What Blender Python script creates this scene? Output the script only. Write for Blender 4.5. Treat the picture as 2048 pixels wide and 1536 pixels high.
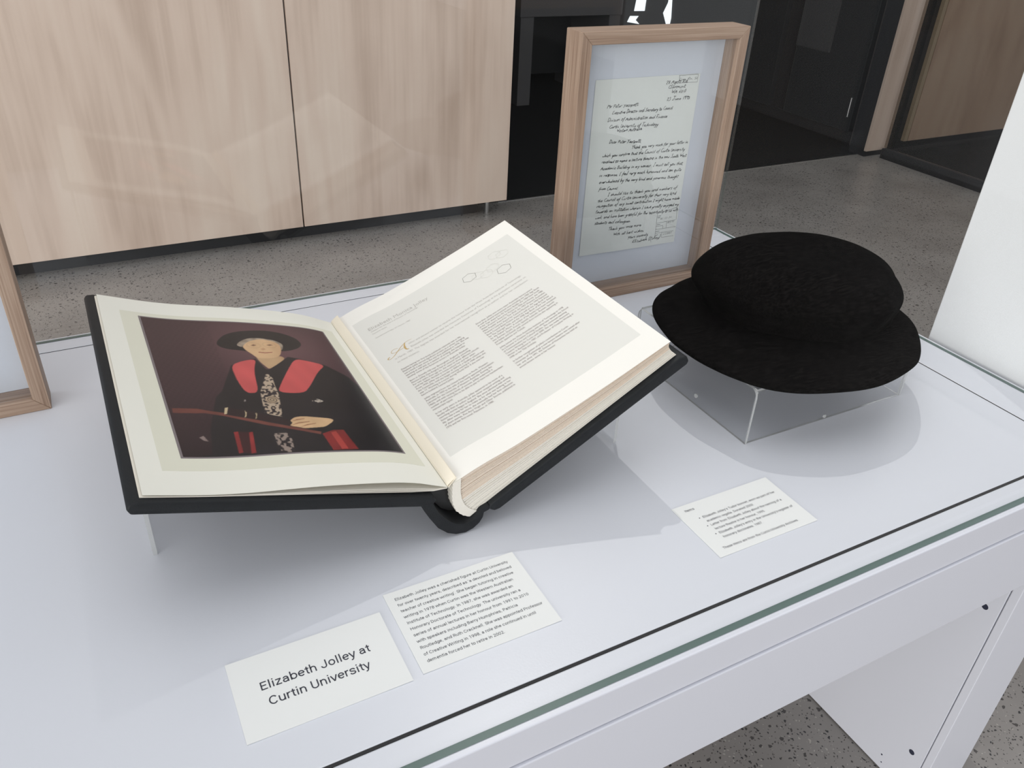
import bpy, bmesh, math, random
import numpy as np
from mathutils import Vector, Matrix

# ---------------------------------------------------------------- camera, light, exposure
scene = bpy.context.scene
for _o in list(bpy.data.objects):
    bpy.data.objects.remove(_o)
COL = scene.collection
TZ = 0.755                                   # table top above the floor

cam_data = bpy.data.cameras.new('camera')
cam = bpy.data.objects.new('camera', cam_data)
COL.objects.link(cam)
cam_data.sensor_width = 36.0
cam_data.lens = 1635.77 * 36.0 / 2048.0
cam_data.clip_start = 0.02
cam_data.clip_end = 60
RW = np.array([[0.8826668859974894, -0.4676687992680109, 0.04674465268575434],
               [-0.21167712899880348, -0.4843613830464999, -0.8488738679404054],
               [0.4196331271745819, 0.739378079743035, -0.5265245424224616]])
_m = Matrix.Identity(4)
for _i in range(3):
    _m[_i][0] = RW[0][_i]
    _m[_i][1] = -RW[1][_i]
    _m[_i][2] = -RW[2][_i]
_m[0][3], _m[1][3], _m[2][3] = 0.0, 0.0, TZ + 0.641
cam.matrix_world = _m
scene.camera = cam

world = bpy.data.worlds.new('room_ambient')
scene.world = world
world.use_nodes = True
_bg = world.node_tree.nodes['Background']
_bg.inputs['Color'].default_value = (0.955, 0.955, 1.0, 1)
_bg.inputs['Strength'].default_value = 0.74

def lamp(name, kind, loc, target, energy, color, **kw):
    d = bpy.data.lights.new(name, kind)
    d.energy = energy
    d.color = color
    for k, v in kw.items():
        setattr(d, k, v)
    o = bpy.data.objects.new(name, d)
    COL.objects.link(o)
    o.location = loc
    o.rotation_euler = (Vector(target) - Vector(loc)).to_track_quat('-Z', 'Y').to_euler()
    return o

# ceiling spotlight of the gallery, behind and to the right of the case
lamp('ceiling_spotlight', 'SPOT', (0.5 + 0.29 * 6, 0.75 + 0.5 * 6, TZ + 6.0), (0.86, 0.70, TZ), 355,
     (1.0, 0.97, 0.93), spot_size=math.radians(17), spot_blend=1.0, shadow_soft_size=0.03)
# tall window wall of the room, behind the camera
lamp('window_daylight', 'AREA', (-13.0, -8.5, 3.2), (0.6, 1.6, 0.9), 1900,
     (1.0, 0.985, 0.97), shape='RECTANGLE', size=18.0, size_y=6.2)

# soft overhead fill, added to brighten the table top
lamp('overhead_fill', 'AREA', (-0.3, 0.6, 4.3), (-0.3, 0.6, 0.0), 29,
     (1.0, 0.99, 0.98), shape='RECTANGLE', size=3.2, size_y=2.4)

scene.view_settings.view_transform = 'Standard'
scene.view_settings.look = 'None'
scene.view_settings.gamma = 1.0
scene.view_settings.use_curve_mapping = False
scene.view_settings.exposure = -0.04
scene.cycles.transparent_max_bounces = 40
scene.cycles.max_bounces = 12

random.seed(7)
rng = np.random.default_rng(7)

# ---------------------------------------------------------------- helpers
BASE = {}

def tag(o, label=None, cat=None, group=None, kind=None):
    if label: o['label'] = label
    if cat: o['category'] = cat
    if group: o['group'] = group
    if kind: o['kind'] = kind
    return o

def thing(name, loc, label, cat, group=None):
    o = bpy.data.objects.new(name, None)
    o.empty_display_size = 0.05
    COL.objects.link(o)
    o.location = loc
    BASE[o] = Vector(loc)
    return tag(o, label, cat, group)

class MB:
    def __init__(self):
        self.v = []; self.f = []; self.mi = []
    def add(self, verts, faces, m=0):
        n = len(self.v)
        self.v += [tuple(map(float, p)) for p in verts]
        self.f += [tuple(i + n for i in fc) for fc in faces]
        self.mi += [m] * len(faces)
        return self
    def box(self, x0, x1, y0, y1, z0, z1, m=0):
        return self.add([(x0, y0, z0), (x1, y0, z0), (x1, y1, z0), (x0, y1, z0), (x0, y0, z1), (x1, y0, z1), (x1, y1, z1), (x0, y1, z1)],
                        [(0, 3, 2, 1), (4, 5, 6, 7), (0, 1, 5, 4), (1, 2, 6, 5), (2, 3, 7, 6), (3, 0, 4, 7)], m)
    def extrude_y(self, poly, y0, y1, m=0):
        """poly: list of (x,z), extruded along y"""
        n = len(poly)
        area = sum(poly[i][0] * poly[(i + 1) % n][1] - poly[(i + 1) % n][0] * poly[i][1] for i in range(n))
        if area < 0: poly = poly[::-1]
        vs = [(x, y0, z) for x, z in poly] + [(x, y1, z) for x, z in poly]
        fs = [tuple(range(n)), tuple(range(2 * n - 1, n - 1, -1))]
        fs += [(i, i + n, (i + 1) % n + n, (i + 1) % n) for i in range(n)]
        return self.add(vs, fs, m)
    def strip_y(self, top, bot, y0, y1, m=0):
        """slab between two poly lines (x,z) of equal length, extruded along y"""
        return self.extrude_quads(top, bot, y0, y1, m)
    def extrude_quads(self, top, bot, y0, y1, m=0):
        n = len(top)
        vs = [(x, y0, z) for x, z in top] + [(x, y0, z) for x, z in bot] + [(x, y1, z) for x, z in top] + [(x, y1, z) for x, z in bot]
        fs = []
        for i in range(n - 1):
            fs += [(i, n + i, n + i + 1, i + 1), (2 * n + i, 2 * n + i + 1, 3 * n + i + 1, 3 * n + i),
                   (i, i + 1, 2 * n + i + 1, 2 * n + i), (n + i, 3 * n + i, 3 * n + i + 1, n + i + 1)]
        fs += [(0, 2 * n, 3 * n, n), (n - 1, 2 * n - 1, 4 * n - 1, 3 * n - 1)]
        return self.add(vs, fs, m)
    def cyl(self, p0, p1, r, n=16, m=0):
        p0, p1 = Vector(p0), Vector(p1)
        d = (p1 - p0).normalized()
        a = d.orthogonal().normalized(); b = d.cross(a)
        vs = [p + r * (math.cos(2 * math.pi * i / n) * a + math.sin(2 * math.pi * i / n) * b) for p in (p0, p1) for i in range(n)]
        fs = [tuple(range(n - 1, -1, -1)), tuple(range(n, 2 * n))] + [(i, (i + 1) % n, n + (i + 1) % n, n + i) for i in range(n)]
        return self.add(vs, fs, m)
    def build(self, name, mats, parent=None, bevel=0, seg=2, smooth=False, fix=True):
        base = Vector((0, 0, 0))
        p = parent
        while p is not None:
            if p in BASE: base = BASE[p]
            p = p.parent
        me = bpy.data.meshes.new(name)
        me.from_pydata([(x - base.x, y - base.y, z - base.z) for x, y, z in self.v], [], self.f)
        for m in (mats if isinstance(mats, (list, tuple)) else [mats]):
            me.materials.append(m)
        me.polygons.foreach_set('material_index', self.mi)
        if bevel or fix:
            bm = bmesh.new(); bm.from_mesh(me)
            if fix: bmesh.ops.recalc_face_normals(bm, faces=bm.faces[:])
            if bevel:
                es = [e for e in bm.edges if len(e.link_faces) == 2 and e.calc_face_angle(0) > 0.6]
                bmesh.ops.bevel(bm, geom=es, offset=bevel, segments=seg, profile=0.5, affect='EDGES', clamp_overlap=True)
            bm.to_mesh(me); bm.free()
        if smooth:
            me.polygons.foreach_set('use_smooth', [True] * len(me.polygons))
            if smooth == 'angle':
                me.set_sharp_from_angle(angle=0.7)
        me.update()
        o = bpy.data.objects.new(name, me)
        COL.objects.link(o)
        if parent is not None:
            o.parent = parent
        return o

def box(name, x0, x1, y0, y1, z0, z1, mat, parent=None, bevel=0.0):
    return MB().box(x0, x1, y0, y1, z0, z1).build(name, mat, parent, bevel)

# ---------------------------------------------------------------- materials
def new_mat(name):
    m = bpy.data.materials.new(name)
    m.use_nodes = True
    nt = m.node_tree
    return m, nt, nt.nodes['Principled BSDF']

def plain(name, col, rough=0.5, spec=0.5, noise=0.0, nscale=30, bump=0.0, bscale=300, metal=0.0, **kw):
    m, nt, p = new_mat(name)
    p.inputs['Base Color'].default_value = (*col, 1)
    p.inputs['Roughness'].default_value = rough
    p.inputs['Specular IOR Level'].default_value = spec
    p.inputs['Metallic'].default_value = metal
    for k, v in kw.items():
        p.inputs[k.replace('_', ' ')].default_value = v
    tc = nt.nodes.new('ShaderNodeTexCoord')
    if noise:
        n = nt.nodes.new('ShaderNodeTexNoise'); n.inputs['Scale'].default_value = nscale; n.inputs['Detail'].default_value = 4
        nt.links.new(tc.outputs['Object'], n.inputs['Vector'])
        mx = nt.nodes.new('ShaderNodeMix'); mx.data_type = 'RGBA'
        mx.inputs[6].default_value = (*[c * (1 - noise) for c in col], 1)
        mx.inputs[7].default_value = (*[min(1, c * (1 + noise)) for c in col], 1)
        nt.links.new(n.outputs['Fac'], mx.inputs[0]); nt.links.new(mx.outputs[2], p.inputs['Base Color'])
    if bump:
        n2 = nt.nodes.new('ShaderNodeTexNoise'); n2.inputs['Scale'].default_value = bscale; n2.inputs['Detail'].default_value = 3
        nt.links.new(tc.outputs['Object'], n2.inputs['Vector'])
        b = nt.nodes.new('ShaderNodeBump'); b.inputs['Strength'].default_value = bump; b.inputs['Distance'].default_value = 0.001
        nt.links.new(n2.outputs['Fac'], b.inputs['Height']); nt.links.new(b.outputs['Normal'], p.inputs['Normal'])
    return m

def ramp(nt, stops):
    r = nt.nodes.new('ShaderNodeValToRGB')
    while len(r.color_ramp.elements) < len(stops):
        r.color_ramp.elements.new(0.5)
    for e, (pos, c) in zip(r.color_ramp.elements, stops):
        e.position = pos; e.color = (*c, 1)
    return r

def wood(name, dark, mid, light, scale, grain=1.0, axis='z', rough=0.5, fine=1.0, distort=1.2):
    """grain runs along the given object axis"""
    m, nt, p = new_mat(name)
    tc = nt.nodes.new('ShaderNodeTexCoord')
    mp = nt.nodes.new('ShaderNodeMapping')
    s = {'x': (0.06, 1, 1), 'y': (1, 0.06, 1), 'z': (1, 1, 0.06)}[axis]
    mp.inputs['Scale'].default_value = tuple(scale * a for a in s)
    nt.links.new(tc.outputs['Object'], mp.inputs['Vector'])
    n1 = nt.nodes.new('ShaderNodeTexNoise'); n1.inputs['Scale'].default_value = 1.0; n1.inputs['Detail'].default_value = 5
    n1.inputs['Distortion'].default_value = distort
    nt.links.new(mp.outputs['Vector'], n1.inputs['Vector'])
    mp2 = nt.nodes.new('ShaderNodeMapping')
    s2 = {'x': (0.012, 1, 1), 'y': (1, 0.012, 1), 'z': (1, 1, 0.012)}[axis]
    mp2.inputs['Scale'].default_value = tuple(scale * 9 * a for a in s2)
    nt.links.new(tc.outputs['Object'], mp2.inputs['Vector'])
    n2 = nt.nodes.new('ShaderNodeTexNoise'); n2.inputs['Scale'].default_value = 1.0; n2.inputs['Detail'].default_value = 3
    nt.links.new(mp2.outputs['Vector'], n2.inputs['Vector'])
    ma = nt.nodes.new('ShaderNodeMath'); ma.operation = 'MULTIPLY_ADD'
    ma.inputs[1].default_value = 0.45 * fine
    nt.links.new(n2.outputs['Fac'], ma.inputs[0]); 
    mb = nt.nodes.new('ShaderNodeMath'); mb.operation = 'MULTIPLY'; mb.inputs[1].default_value = 1.0 - 0.45 * fine
    nt.links.new(n1.outputs['Fac'], mb.inputs[0]); nt.links.new(mb.outputs[0], ma.inputs[2])
    r = ramp(nt, [(0.5 - 0.2 / grain, dark), (0.5, mid), (0.5 + 0.2 / grain, light)])
    nt.links.new(ma.outputs[0], r.inputs['Fac'])
    nt.links.new(r.outputs['Color'], p.inputs['Base Color'])
    p.inputs['Roughness'].default_value = rough
    p.inputs['Specular IOR Level'].default_value = 0.35
    b = nt.nodes.new('ShaderNodeBump'); b.inputs['Strength'].default_value = 0.15; b.inputs['Distance'].default_value = 0.0006
    nt.links.new(n2.outputs['Fac'], b.inputs['Height']); nt.links.new(b.outputs['Normal'], p.inputs['Normal'])
    return m

def clear(name, tint=(1, 1, 1), ior=1.5, refl=1.0, rough=0.0, coat=1.0):
    """sheet of clear glass or acrylic: each of its two faces reflects by Fresnel, lets the rest straight through"""
    m = bpy.data.materials.new(name); m.use_nodes = True
    nt = m.node_tree
    nt.nodes.clear()
    out = nt.nodes.new('ShaderNodeOutputMaterial')
    t = nt.nodes.new('ShaderNodeBsdfTransparent'); t.inputs['Color'].default_value = (*tint, 1)
    g = nt.nodes.new('ShaderNodeBsdfGlossy'); g.inputs['Roughness'].default_value = rough
    g.inputs['Color'].default_value = (refl, refl, refl, 1)
    geo = nt.nodes.new('ShaderNodeNewGeometry')
    # Schlick from the facing angle, the same from both sides of the sheet
    dp = nt.nodes.new('ShaderNodeVectorMath'); dp.operation = 'DOT_PRODUCT'
    nt.links.new(geo.outputs['Incoming'], dp.inputs[0]); nt.links.new(geo.outputs['Normal'], dp.inputs[1])
    ab = nt.nodes.new('ShaderNodeMath'); ab.operation = 'ABSOLUTE'; nt.links.new(dp.outputs['Value'], ab.inputs[0])
    sb = nt.nodes.new('ShaderNodeMath'); sb.operation = 'SUBTRACT'; sb.inputs[0].default_value = 1.0; nt.links.new(ab.outputs[0], sb.inputs[1])
    pw = nt.nodes.new('ShaderNodeMath'); pw.operation = 'POWER'; pw.inputs[1].default_value = 5.0; nt.links.new(sb.outputs[0], pw.inputs[0])
    r0 = ((ior - 1) / (ior + 1)) ** 2
    ma = nt.nodes.new('ShaderNodeMath'); ma.operation = 'MULTIPLY_ADD'; ma.inputs[1].default_value = (1 - r0) * coat; ma.inputs[2].default_value = r0 * coat
    nt.links.new(pw.outputs[0], ma.inputs[0])
    mx = nt.nodes.new('ShaderNodeMixShader')
    nt.links.new(ma.outputs[0], mx.inputs['Fac']); nt.links.new(t.outputs[0], mx.inputs[1]); nt.links.new(g.outputs[0], mx.inputs[2])
    nt.links.new(mx.outputs[0], out.inputs['Surface'])
    return m

M = {}
M['laminate'] = plain('white_laminate', (0.70, 0.718, 0.775), rough=0.32, bump=0.06, bscale=500)
M['laminate_edge'] = plain('white_edge_band', (0.84, 0.84, 0.86), rough=0.3)
M['groove'] = plain('dark_joint', (0.02, 0.02, 0.022), rough=0.8)
M['plug'] = plain('dark_plug', (0.03, 0.035, 0.06), rough=0.4)
M['glass'] = clear('case_glass', (0.99, 0.994, 0.99), ior=1.40)
M['front_glass'] = clear('anti_reflection_glass', (0.99, 0.994, 0.99), ior=1.25, coat=0.3)
M['glass_rim'] = clear('clear_glass_cut_edge', (0.84, 0.88, 0.87), ior=1.5)
M['glass_edge'] = plain('green_glass_edge', (0.095, 0.15, 0.135), rough=0.35, spec=0.4)
M['acrylic'] = clear('clear_acrylic', (0.965, 0.968, 0.972), ior=1.49)
M['acrylic_edge'] = plain('acrylic_edge', (0.62, 0.63, 0.63), rough=0.12, spec=0.8, Transmission_Weight=0.4, IOR=1.2)
M['picture_glass'] = clear('picture_glass', (0.985, 0.99, 0.99))
M['oak'] = wood('oak_vertical', (0.20, 0.125, 0.085), (0.345, 0.24, 0.175), (0.46, 0.345, 0.265), 60, grain=0.95, axis='z', fine=1.35)
M['oak_h'] = wood('oak_horizontal', (0.20, 0.125, 0.085), (0.345, 0.24, 0.175), (0.46, 0.345, 0.265), 60, grain=0.95, axis='x', fine=1.35)
M['mat_board'] = plain('white_mat_board', (0.62, 0.655, 0.73), rough=0.8)
M['letter_paper'] = plain('letter_paper', (0.72, 0.745, 0.72), rough=0.75, noise=0.03, nscale=40)
M['ink'] = plain('black_ink', (0.012, 0.013, 0.018), rough=0.6)
M['print_ink'] = plain('dark_grey_print', (0.035, 0.037, 0.055), rough=0.6)
M['card'] = plain('white_card', (0.84, 0.85, 0.84), rough=0.65, bump=0.03)
M['page'] = plain('cream_page', (0.86, 0.84, 0.79), rough=0.6, noise=0.015, nscale=20)
M['page_left'] = plain('ivory_page', (0.84, 0.83, 0.75), rough=0.5, noise=0.02, nscale=15)
M['panel_left'] = plain('ivory_printed_panel', (0.74, 0.73, 0.61), rough=0.5, noise=0.015, nscale=20)
M['panel_right'] = plain('ivory_text_panel', (0.735, 0.727, 0.685), rough=0.55, noise=0.01, nscale=20)
M['leaf'] = plain('leaf_edge', (0.74, 0.63, 0.52), rough=0.75, noise=0.10, nscale=400)
M['leaf_pale'] = plain('leaf_edge_pale', (0.82, 0.78, 0.70), rough=0.75, noise=0.06, nscale=400)
M['stub'] = plain('guard_strip_paper', (0.86, 0.79, 0.66), rough=0.6)
M['cover'] = plain('black_leather_cover', (0.012, 0.0135, 0.0155), rough=0.55, spec=0.22, bump=0.35, bscale=900, noise=0.25, nscale=60)
M['lining'] = plain('black_spine_lining', (0.006, 0.006, 0.006), rough=0.4)
M['grey_border'] = plain('grey_picture_border', (0.20, 0.17, 0.175), rough=0.4)
M['text_brown'] = plain('book_text_ink', (0.24, 0.20, 0.19), rough=0.6)
M['text_pale'] = plain('pale_grey_text_ink', (0.50, 0.48, 0.45), rough=0.6)
M['gold'] = plain('gold_initial_ink', (0.55, 0.38, 0.15), rough=0.4)
M['hex_dark'] = plain('grey_line_ink', (0.30, 0.29, 0.27), rough=0.6)
M['hex_pale'] = plain('faint_line_ink', (0.66, 0.65, 0.60), rough=0.6)
M['black_kick'] = plain('black_plinth', (0.012, 0.013, 0.015), rough=0.5)
M['charcoal'] = plain('charcoal_laminate', (0.11, 0.11, 0.113), rough=0.6)
M['dark_wall'] = plain('black_wall_panel', (0.012, 0.014, 0.016), rough=0.45)
M['black_gap'] = plain('black_recess', (0.003, 0.003, 0.004), rough=0.8)
M['dark_post'] = plain('brown_black_post', (0.05, 0.042, 0.042), rough=0.5)
M['grey_panel'] = plain('grey_black_panel', (0.035, 0.036, 0.038), rough=0.6)
M['metal'] = plain('brushed_steel', (0.55, 0.55, 0.55), rough=0.3, metal=1.0)
M['carpet'] = plain('dark_carpet', (0.016, 0.017, 0.018), rough=0.95, spec=0.1, noise=0.35, nscale=120, bump=0.4, bscale=700)
M['white_paint'] = plain('white_painted_panel', (0.86, 0.86, 0.88), rough=0.5)
M['tinted'] = clear('tinted_wall_glass', (0.70, 0.67, 0.63), ior=1.3)

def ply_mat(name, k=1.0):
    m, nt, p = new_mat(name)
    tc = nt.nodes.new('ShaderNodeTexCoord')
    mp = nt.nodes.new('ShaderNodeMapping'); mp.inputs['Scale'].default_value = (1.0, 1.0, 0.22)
    nt.links.new(tc.outputs['Object'], mp.inputs['Vector'])
    n1 = nt.nodes.new('ShaderNodeTexNoise'); n1.inputs['Scale'].default_value = 2.3; n1.inputs['Detail'].default_value = 1.5; n1.inputs['Distortion'].default_value = 0.5
    nt.links.new(mp.outputs['Vector'], n1.inputs['Vector'])
    # contour lines of a slow field make the rotary-cut figure
    mu = nt.nodes.new('ShaderNodeMath'); mu.operation = 'MULTIPLY'; mu.inputs[1].default_value = 46
    nt.links.new(n1.outputs['Fac'], mu.inputs[0])
    si = nt.nodes.new('ShaderNodeMath'); si.operation = 'SINE'; nt.links.new(mu.outputs[0], si.inputs[0])
    mp2 = nt.nodes.new('ShaderNodeMapping'); mp2.inputs['Scale'].default_value = (60, 60, 2.0)
    nt.links.new(tc.outputs['Object'], mp2.inputs['Vector'])
    n2 = nt.nodes.new('ShaderNodeTexNoise'); n2.inputs['Scale'].default_value = 1; n2.inputs['Detail'].default_value = 3
    nt.links.new(mp2.outputs['Vector'], n2.inputs['Vector'])
    n3 = nt.nodes.new('ShaderNodeTexNoise'); n3.inputs['Scale'].default_value = 5; n3.inputs['Detail'].default_value = 3
    nt.links.new(mp.outputs['Vector'], n3.inputs['Vector'])
    a1 = nt.nodes.new('ShaderNodeMath'); a1.operation = 'MULTIPLY_ADD'; a1.inputs[1].default_value = 0.05; nt.links.new(si.outputs[0], a1.inputs[0]); 
    h2 = nt.nodes.new('ShaderNodeMath'); h2.operation = 'MULTIPLY'; h2.inputs[1].default_value = 0.22; nt.links.new(n2.outputs['Fac'], h2.inputs[0])
    nt.links.new(h2.outputs[0], a1.inputs[2])
    a2 = nt.nodes.new('ShaderNodeMath'); a2.operation = 'MULTIPLY_ADD'; a2.inputs[1].default_value = 0.75; nt.links.new(n3.outputs['Fac'], a2.inputs[0])
    nt.links.new(a1.outputs[0], a2.inputs[2])
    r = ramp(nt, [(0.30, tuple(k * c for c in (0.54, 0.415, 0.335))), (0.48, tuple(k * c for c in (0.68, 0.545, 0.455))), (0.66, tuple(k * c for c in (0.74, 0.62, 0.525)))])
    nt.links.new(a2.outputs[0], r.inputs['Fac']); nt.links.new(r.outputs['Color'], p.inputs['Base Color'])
    p.inputs['Roughness'].default_value = 0.4
    p.inputs['Specular IOR Level'].default_value = 0.35
    return m
def door_glint():
    m = bpy.data.materials.new('door_glint_glow'); m.use_nodes = True
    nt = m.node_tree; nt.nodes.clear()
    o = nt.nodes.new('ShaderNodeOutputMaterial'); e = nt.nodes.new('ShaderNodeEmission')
    e.inputs['Color'].default_value = (0.9, 0.95, 1.0, 1); e.inputs['Strength'].default_value = 1.2  # glow for the imitated reflections on the cupboard doors
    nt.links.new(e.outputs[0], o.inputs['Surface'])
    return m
M['door_glint'] = door_glint()
M['ply'] = ply_mat('birch_plywood')
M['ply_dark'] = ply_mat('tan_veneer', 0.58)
M['ply_edge'] = plain('plywood_edge', (0.55, 0.48, 0.37), rough=0.6, noise=0.1, nscale=60)

def concrete():
    m, nt, p = new_mat('polished_concrete')
    tc = nt.nodes.new('ShaderNodeTexCoord')
    n1 = nt.nodes.new('ShaderNodeTexNoise'); n1.inputs['Scale'].default_value = 3; n1.inputs['Detail'].default_value = 6
    nt.links.new(tc.outputs['Object'], n1.inputs['Vector'])
    base = ramp(nt, [(0.3, (0.25, 0.237, 0.222)), (0.7, (0.34, 0.325, 0.305))])
    nt.links.new(n1.outputs['Fac'], base.inputs['Fac'])
    col = base.outputs['Color']
    wn = nt.nodes.new('ShaderNodeTexNoise'); wn.inputs['Scale'].default_value = 90; wn.inputs['Detail'].default_value = 2
    nt.links.new(tc.outputs['Object'], wn.inputs['Vector'])
    wv = nt.nodes.new('ShaderNodeVectorMath'); wv.operation = 'MULTIPLY_ADD'
    wv.inputs[1].default_value = (0.012, 0.012, 0.012)
    nt.links.new(wn.outputs['Color'], wv.inputs[0]); nt.links.new(tc.outputs['Object'], wv.inputs[2])
    for sc, thr, c, seed in ((170, 0.22, (0.07, 0.065, 0.06), 3.1), (120, 0.20, (0.04, 0.04, 0.042), 0.0), (62, 0.20, (0.075, 0.07, 0.067), 5.3), (46, 0.13, (0.075, 0.07, 0.066), 7.7), (140, 0.16, (0.46, 0.44, 0.40), 9.1)):
        mp = nt.nodes.new('ShaderNodeMapping'); mp.inputs['Location'].default_value = (seed, seed * 0.7, 0)
        nt.links.new(wv.outputs['Vector'], mp.inputs['Vector'])
        v = nt.nodes.new('ShaderNodeTexVoronoi'); v.inputs['Scale'].default_value = sc
        nt.links.new(mp.outputs['Vector'], v.inputs['Vector'])
        # only some cells carry a chip, and its size varies with the cell's random value
        sp = nt.nodes.new('ShaderNodeSeparateColor'); nt.links.new(v.outputs['Color'], sp.inputs[0])
        th = nt.nodes.new('ShaderNodeMapRange'); th.inputs[1].default_value = 0.45; th.inputs[2].default_value = 1.0; th.inputs[3].default_value = 0.0; th.inputs[4].default_value = thr * 1.7
        nt.links.new(sp.outputs[0], th.inputs[0])
        lt = nt.nodes.new('ShaderNodeMath'); lt.operation = 'LESS_THAN'
        nt.links.new(v.outputs['Distance'], lt.inputs[0]); nt.links.new(th.outputs[0], lt.inputs[1])
        mx = nt.nodes.new('ShaderNodeMix'); mx.data_type = 'RGBA'
        mx.inputs[7].default_value = (*c, 1)
        nt.links.new(lt.outputs[0], mx.inputs[0]); nt.links.new(col, mx.inputs[6])
        col = mx.outputs[2]
    nt.links.new(col, p.inputs['Base Color'])
    p.inputs['Roughness'].default_value = 0.33
    p.inputs['Specular IOR Level'].default_value = 0.4
    return m
M['concrete'] = concrete()

def velvet():
    m, nt, p = new_mat('black_velvet')
    tc = nt.nodes.new('ShaderNodeTexCoord')
    mp = nt.nodes.new('ShaderNodeMapping'); mp.inputs['Scale'].default_value = (90, 420, 420); mp.inputs['Rotation'].default_value = (0, 0, 0.25)
    nt.links.new(tc.outputs['Object'], mp.inputs['Vector'])
    n = nt.nodes.new('ShaderNodeTexNoise'); n.inputs['Scale'].default_value = 1; n.inputs['Detail'].default_value = 3
    nt.links.new(mp.outputs['Vector'], n.inputs['Vector'])
    r = ramp(nt, [(0.38, (0.0002, 0.0002, 0.0002)), (0.5, (0.0024, 0.0021, 0.0020)), (0.66, (0.0080, 0.0072, 0.0068))])
    nt.links.new(n.outputs['Fac'], r.inputs['Fac']); nt.links.new(r.outputs['Color'], p.inputs['Base Color'])
    p.inputs['Roughness'].default_value = 0.95
    p.inputs['Specular IOR Level'].default_value = 0.03
    p.inputs['Sheen Weight'].default_value = 0.0
    p.inputs['Sheen Roughness'].default_value = 0.5
    b = nt.nodes.new('ShaderNodeBump'); b.inputs['Strength'].default_value = 0.4; b.inputs['Distance'].default_value = 0.001
    nt.links.new(n.outputs['Fac'], b.inputs['Height']); nt.links.new(b.outputs['Normal'], p.inputs['Normal'])
    return m
M['velvet'] = velvet()

def vcol_mat(name, rough=0.3):
    m, nt, p = new_mat(name)
    a = nt.nodes.new('ShaderNodeVertexColor'); a.layer_name = 'Col'
    nt.links.new(a.outputs['Color'], p.inputs['Base Color'])
    p.inputs['Roughness'].default_value = rough
    p.inputs['Specular IOR Level'].default_value = 0.4
    return m
M['photo_print'] = vcol_mat('portrait_print')

# ---------------------------------------------------------------- lettering
CARD1 = [('Elizabeth Jolley at', 0.052, 0.522, 0.156), ('Curtin University', 0.056, 0.5035, 0.1495)]
CARD2 = ['Elizabeth Jolley was a cherished figure at Curtin University',
         'for over twenty years, described as \u2018a devoted and beloved',
         'teacher of creative writing\u2019. She began tutoring in creative',
         'writing in 1978 when Curtin was the Western Australian',
         'Institute of Technology. In 1987, she was awarded an',
         'Honorary Doctorate of Technology. The university ran a',
         'series of annual lectures in her honour from 1991 to 2010',
         'with speakers including Barry Humphries, Patricia',
         'Routledge, and Ruth Cracknell. She was appointed Professor',
         'of Creative Writing in 1998, a role she continued in until',
         'dementia forced her to retire in 2002.']
CARD3 = [('Items', 0.565, 0.555), ('Elizabeth Jolley\u2019s Tudor bonnet, worn as part of her', 0.5785, 0.538),
         ('academic regalia. Donated 2000.', 0.5785, 0.5305), ('Letter from Elizabeth Jolley about the naming of a', 0.5785, 0.523),
         ('lecture theatre in her honour, 1995.', 0.5785, 0.5155), ('Elizabeth Jolley\u2019s entry in the University\u2019s register of', 0.5785, 0.508),
         ('honorary doctorates. 1987.', 0.5785, 0.5005), ('These items are from the Curtin University Archives.', 0.5655, 0.4855)]
TITLE = 'Elizabeth Monica Jolley'
SUBT = [('Citation for the award of Doctor of Technology', 0.324, 0.980, 0.395), ('honoris causa', 0.324, 0.9735, 0.345), ('Conferred Friday 27 March 1987', 0.324, 0.961, 0.376)]
LEAD = [('uthor and second woman to receive this honour from the West Australian Institute of Technology,', 0.3535, 0.9115, 0.523),
        ('Elizabeth Jolley was awarded the Honorary Doctorate of Technology at the graduation ceremony on', 0.3535, 0.9025, 0.525),
        ('in March, 1987. The degree was awarded for her international recognition as an author and for her contribution', 0.3270, 0.8935, 0.5235),
        ('to many students.', 0.3270, 0.8845, 0.358)]
COL1 = '''Despite having her first book published relatively late in life,
Elizabeth Jolley earned significant acclaim as a writer, bringing
out a book a year since she was first published in 1976. She was
teaching as well and, as a teacher of writing, she helped to
develop some of the foremost writers in Australia today.

Born in Gravelly Hill near Birmingham, England, Elizabeth
Monica Jolley (nee Knight) had an unusual early schooling.
For two years, from age six, she went to three different schools
until her father decided to home-school her and her sister.
From 1934, Jolley was a boarder at Sibford, a Quaker school near
the Cotswolds, until she began nursing training in 1940 when she
was 17. Working as a nurse during World War II she met her
future husband, Leonard Jolley.

Jolley migrated from the United Kingdom to Perth, Western
Australia, in 1959 as the wife of the newly appointed Foundation
Librarian for the University of Western Australia. During the
1960s, and with varying levels of success, Jolley undertook a
number of part-time jobs to be able to pay to have her handwritten
manuscripts typed.

In her early years in Australia, Jolley appeared to be more of a
faculty wife than an author, but she never stopped writing and
rewriting stories begun in England. She once admitted that writing
fiction was a way for her to make up for what was lacking in her
life. After many rejections, she eventually had her first collection
of short stories, Five Acre Virgin and Other Stories, published in
1976 and her first novel, Palomino, in 1980.'''.split('\n')
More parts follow.
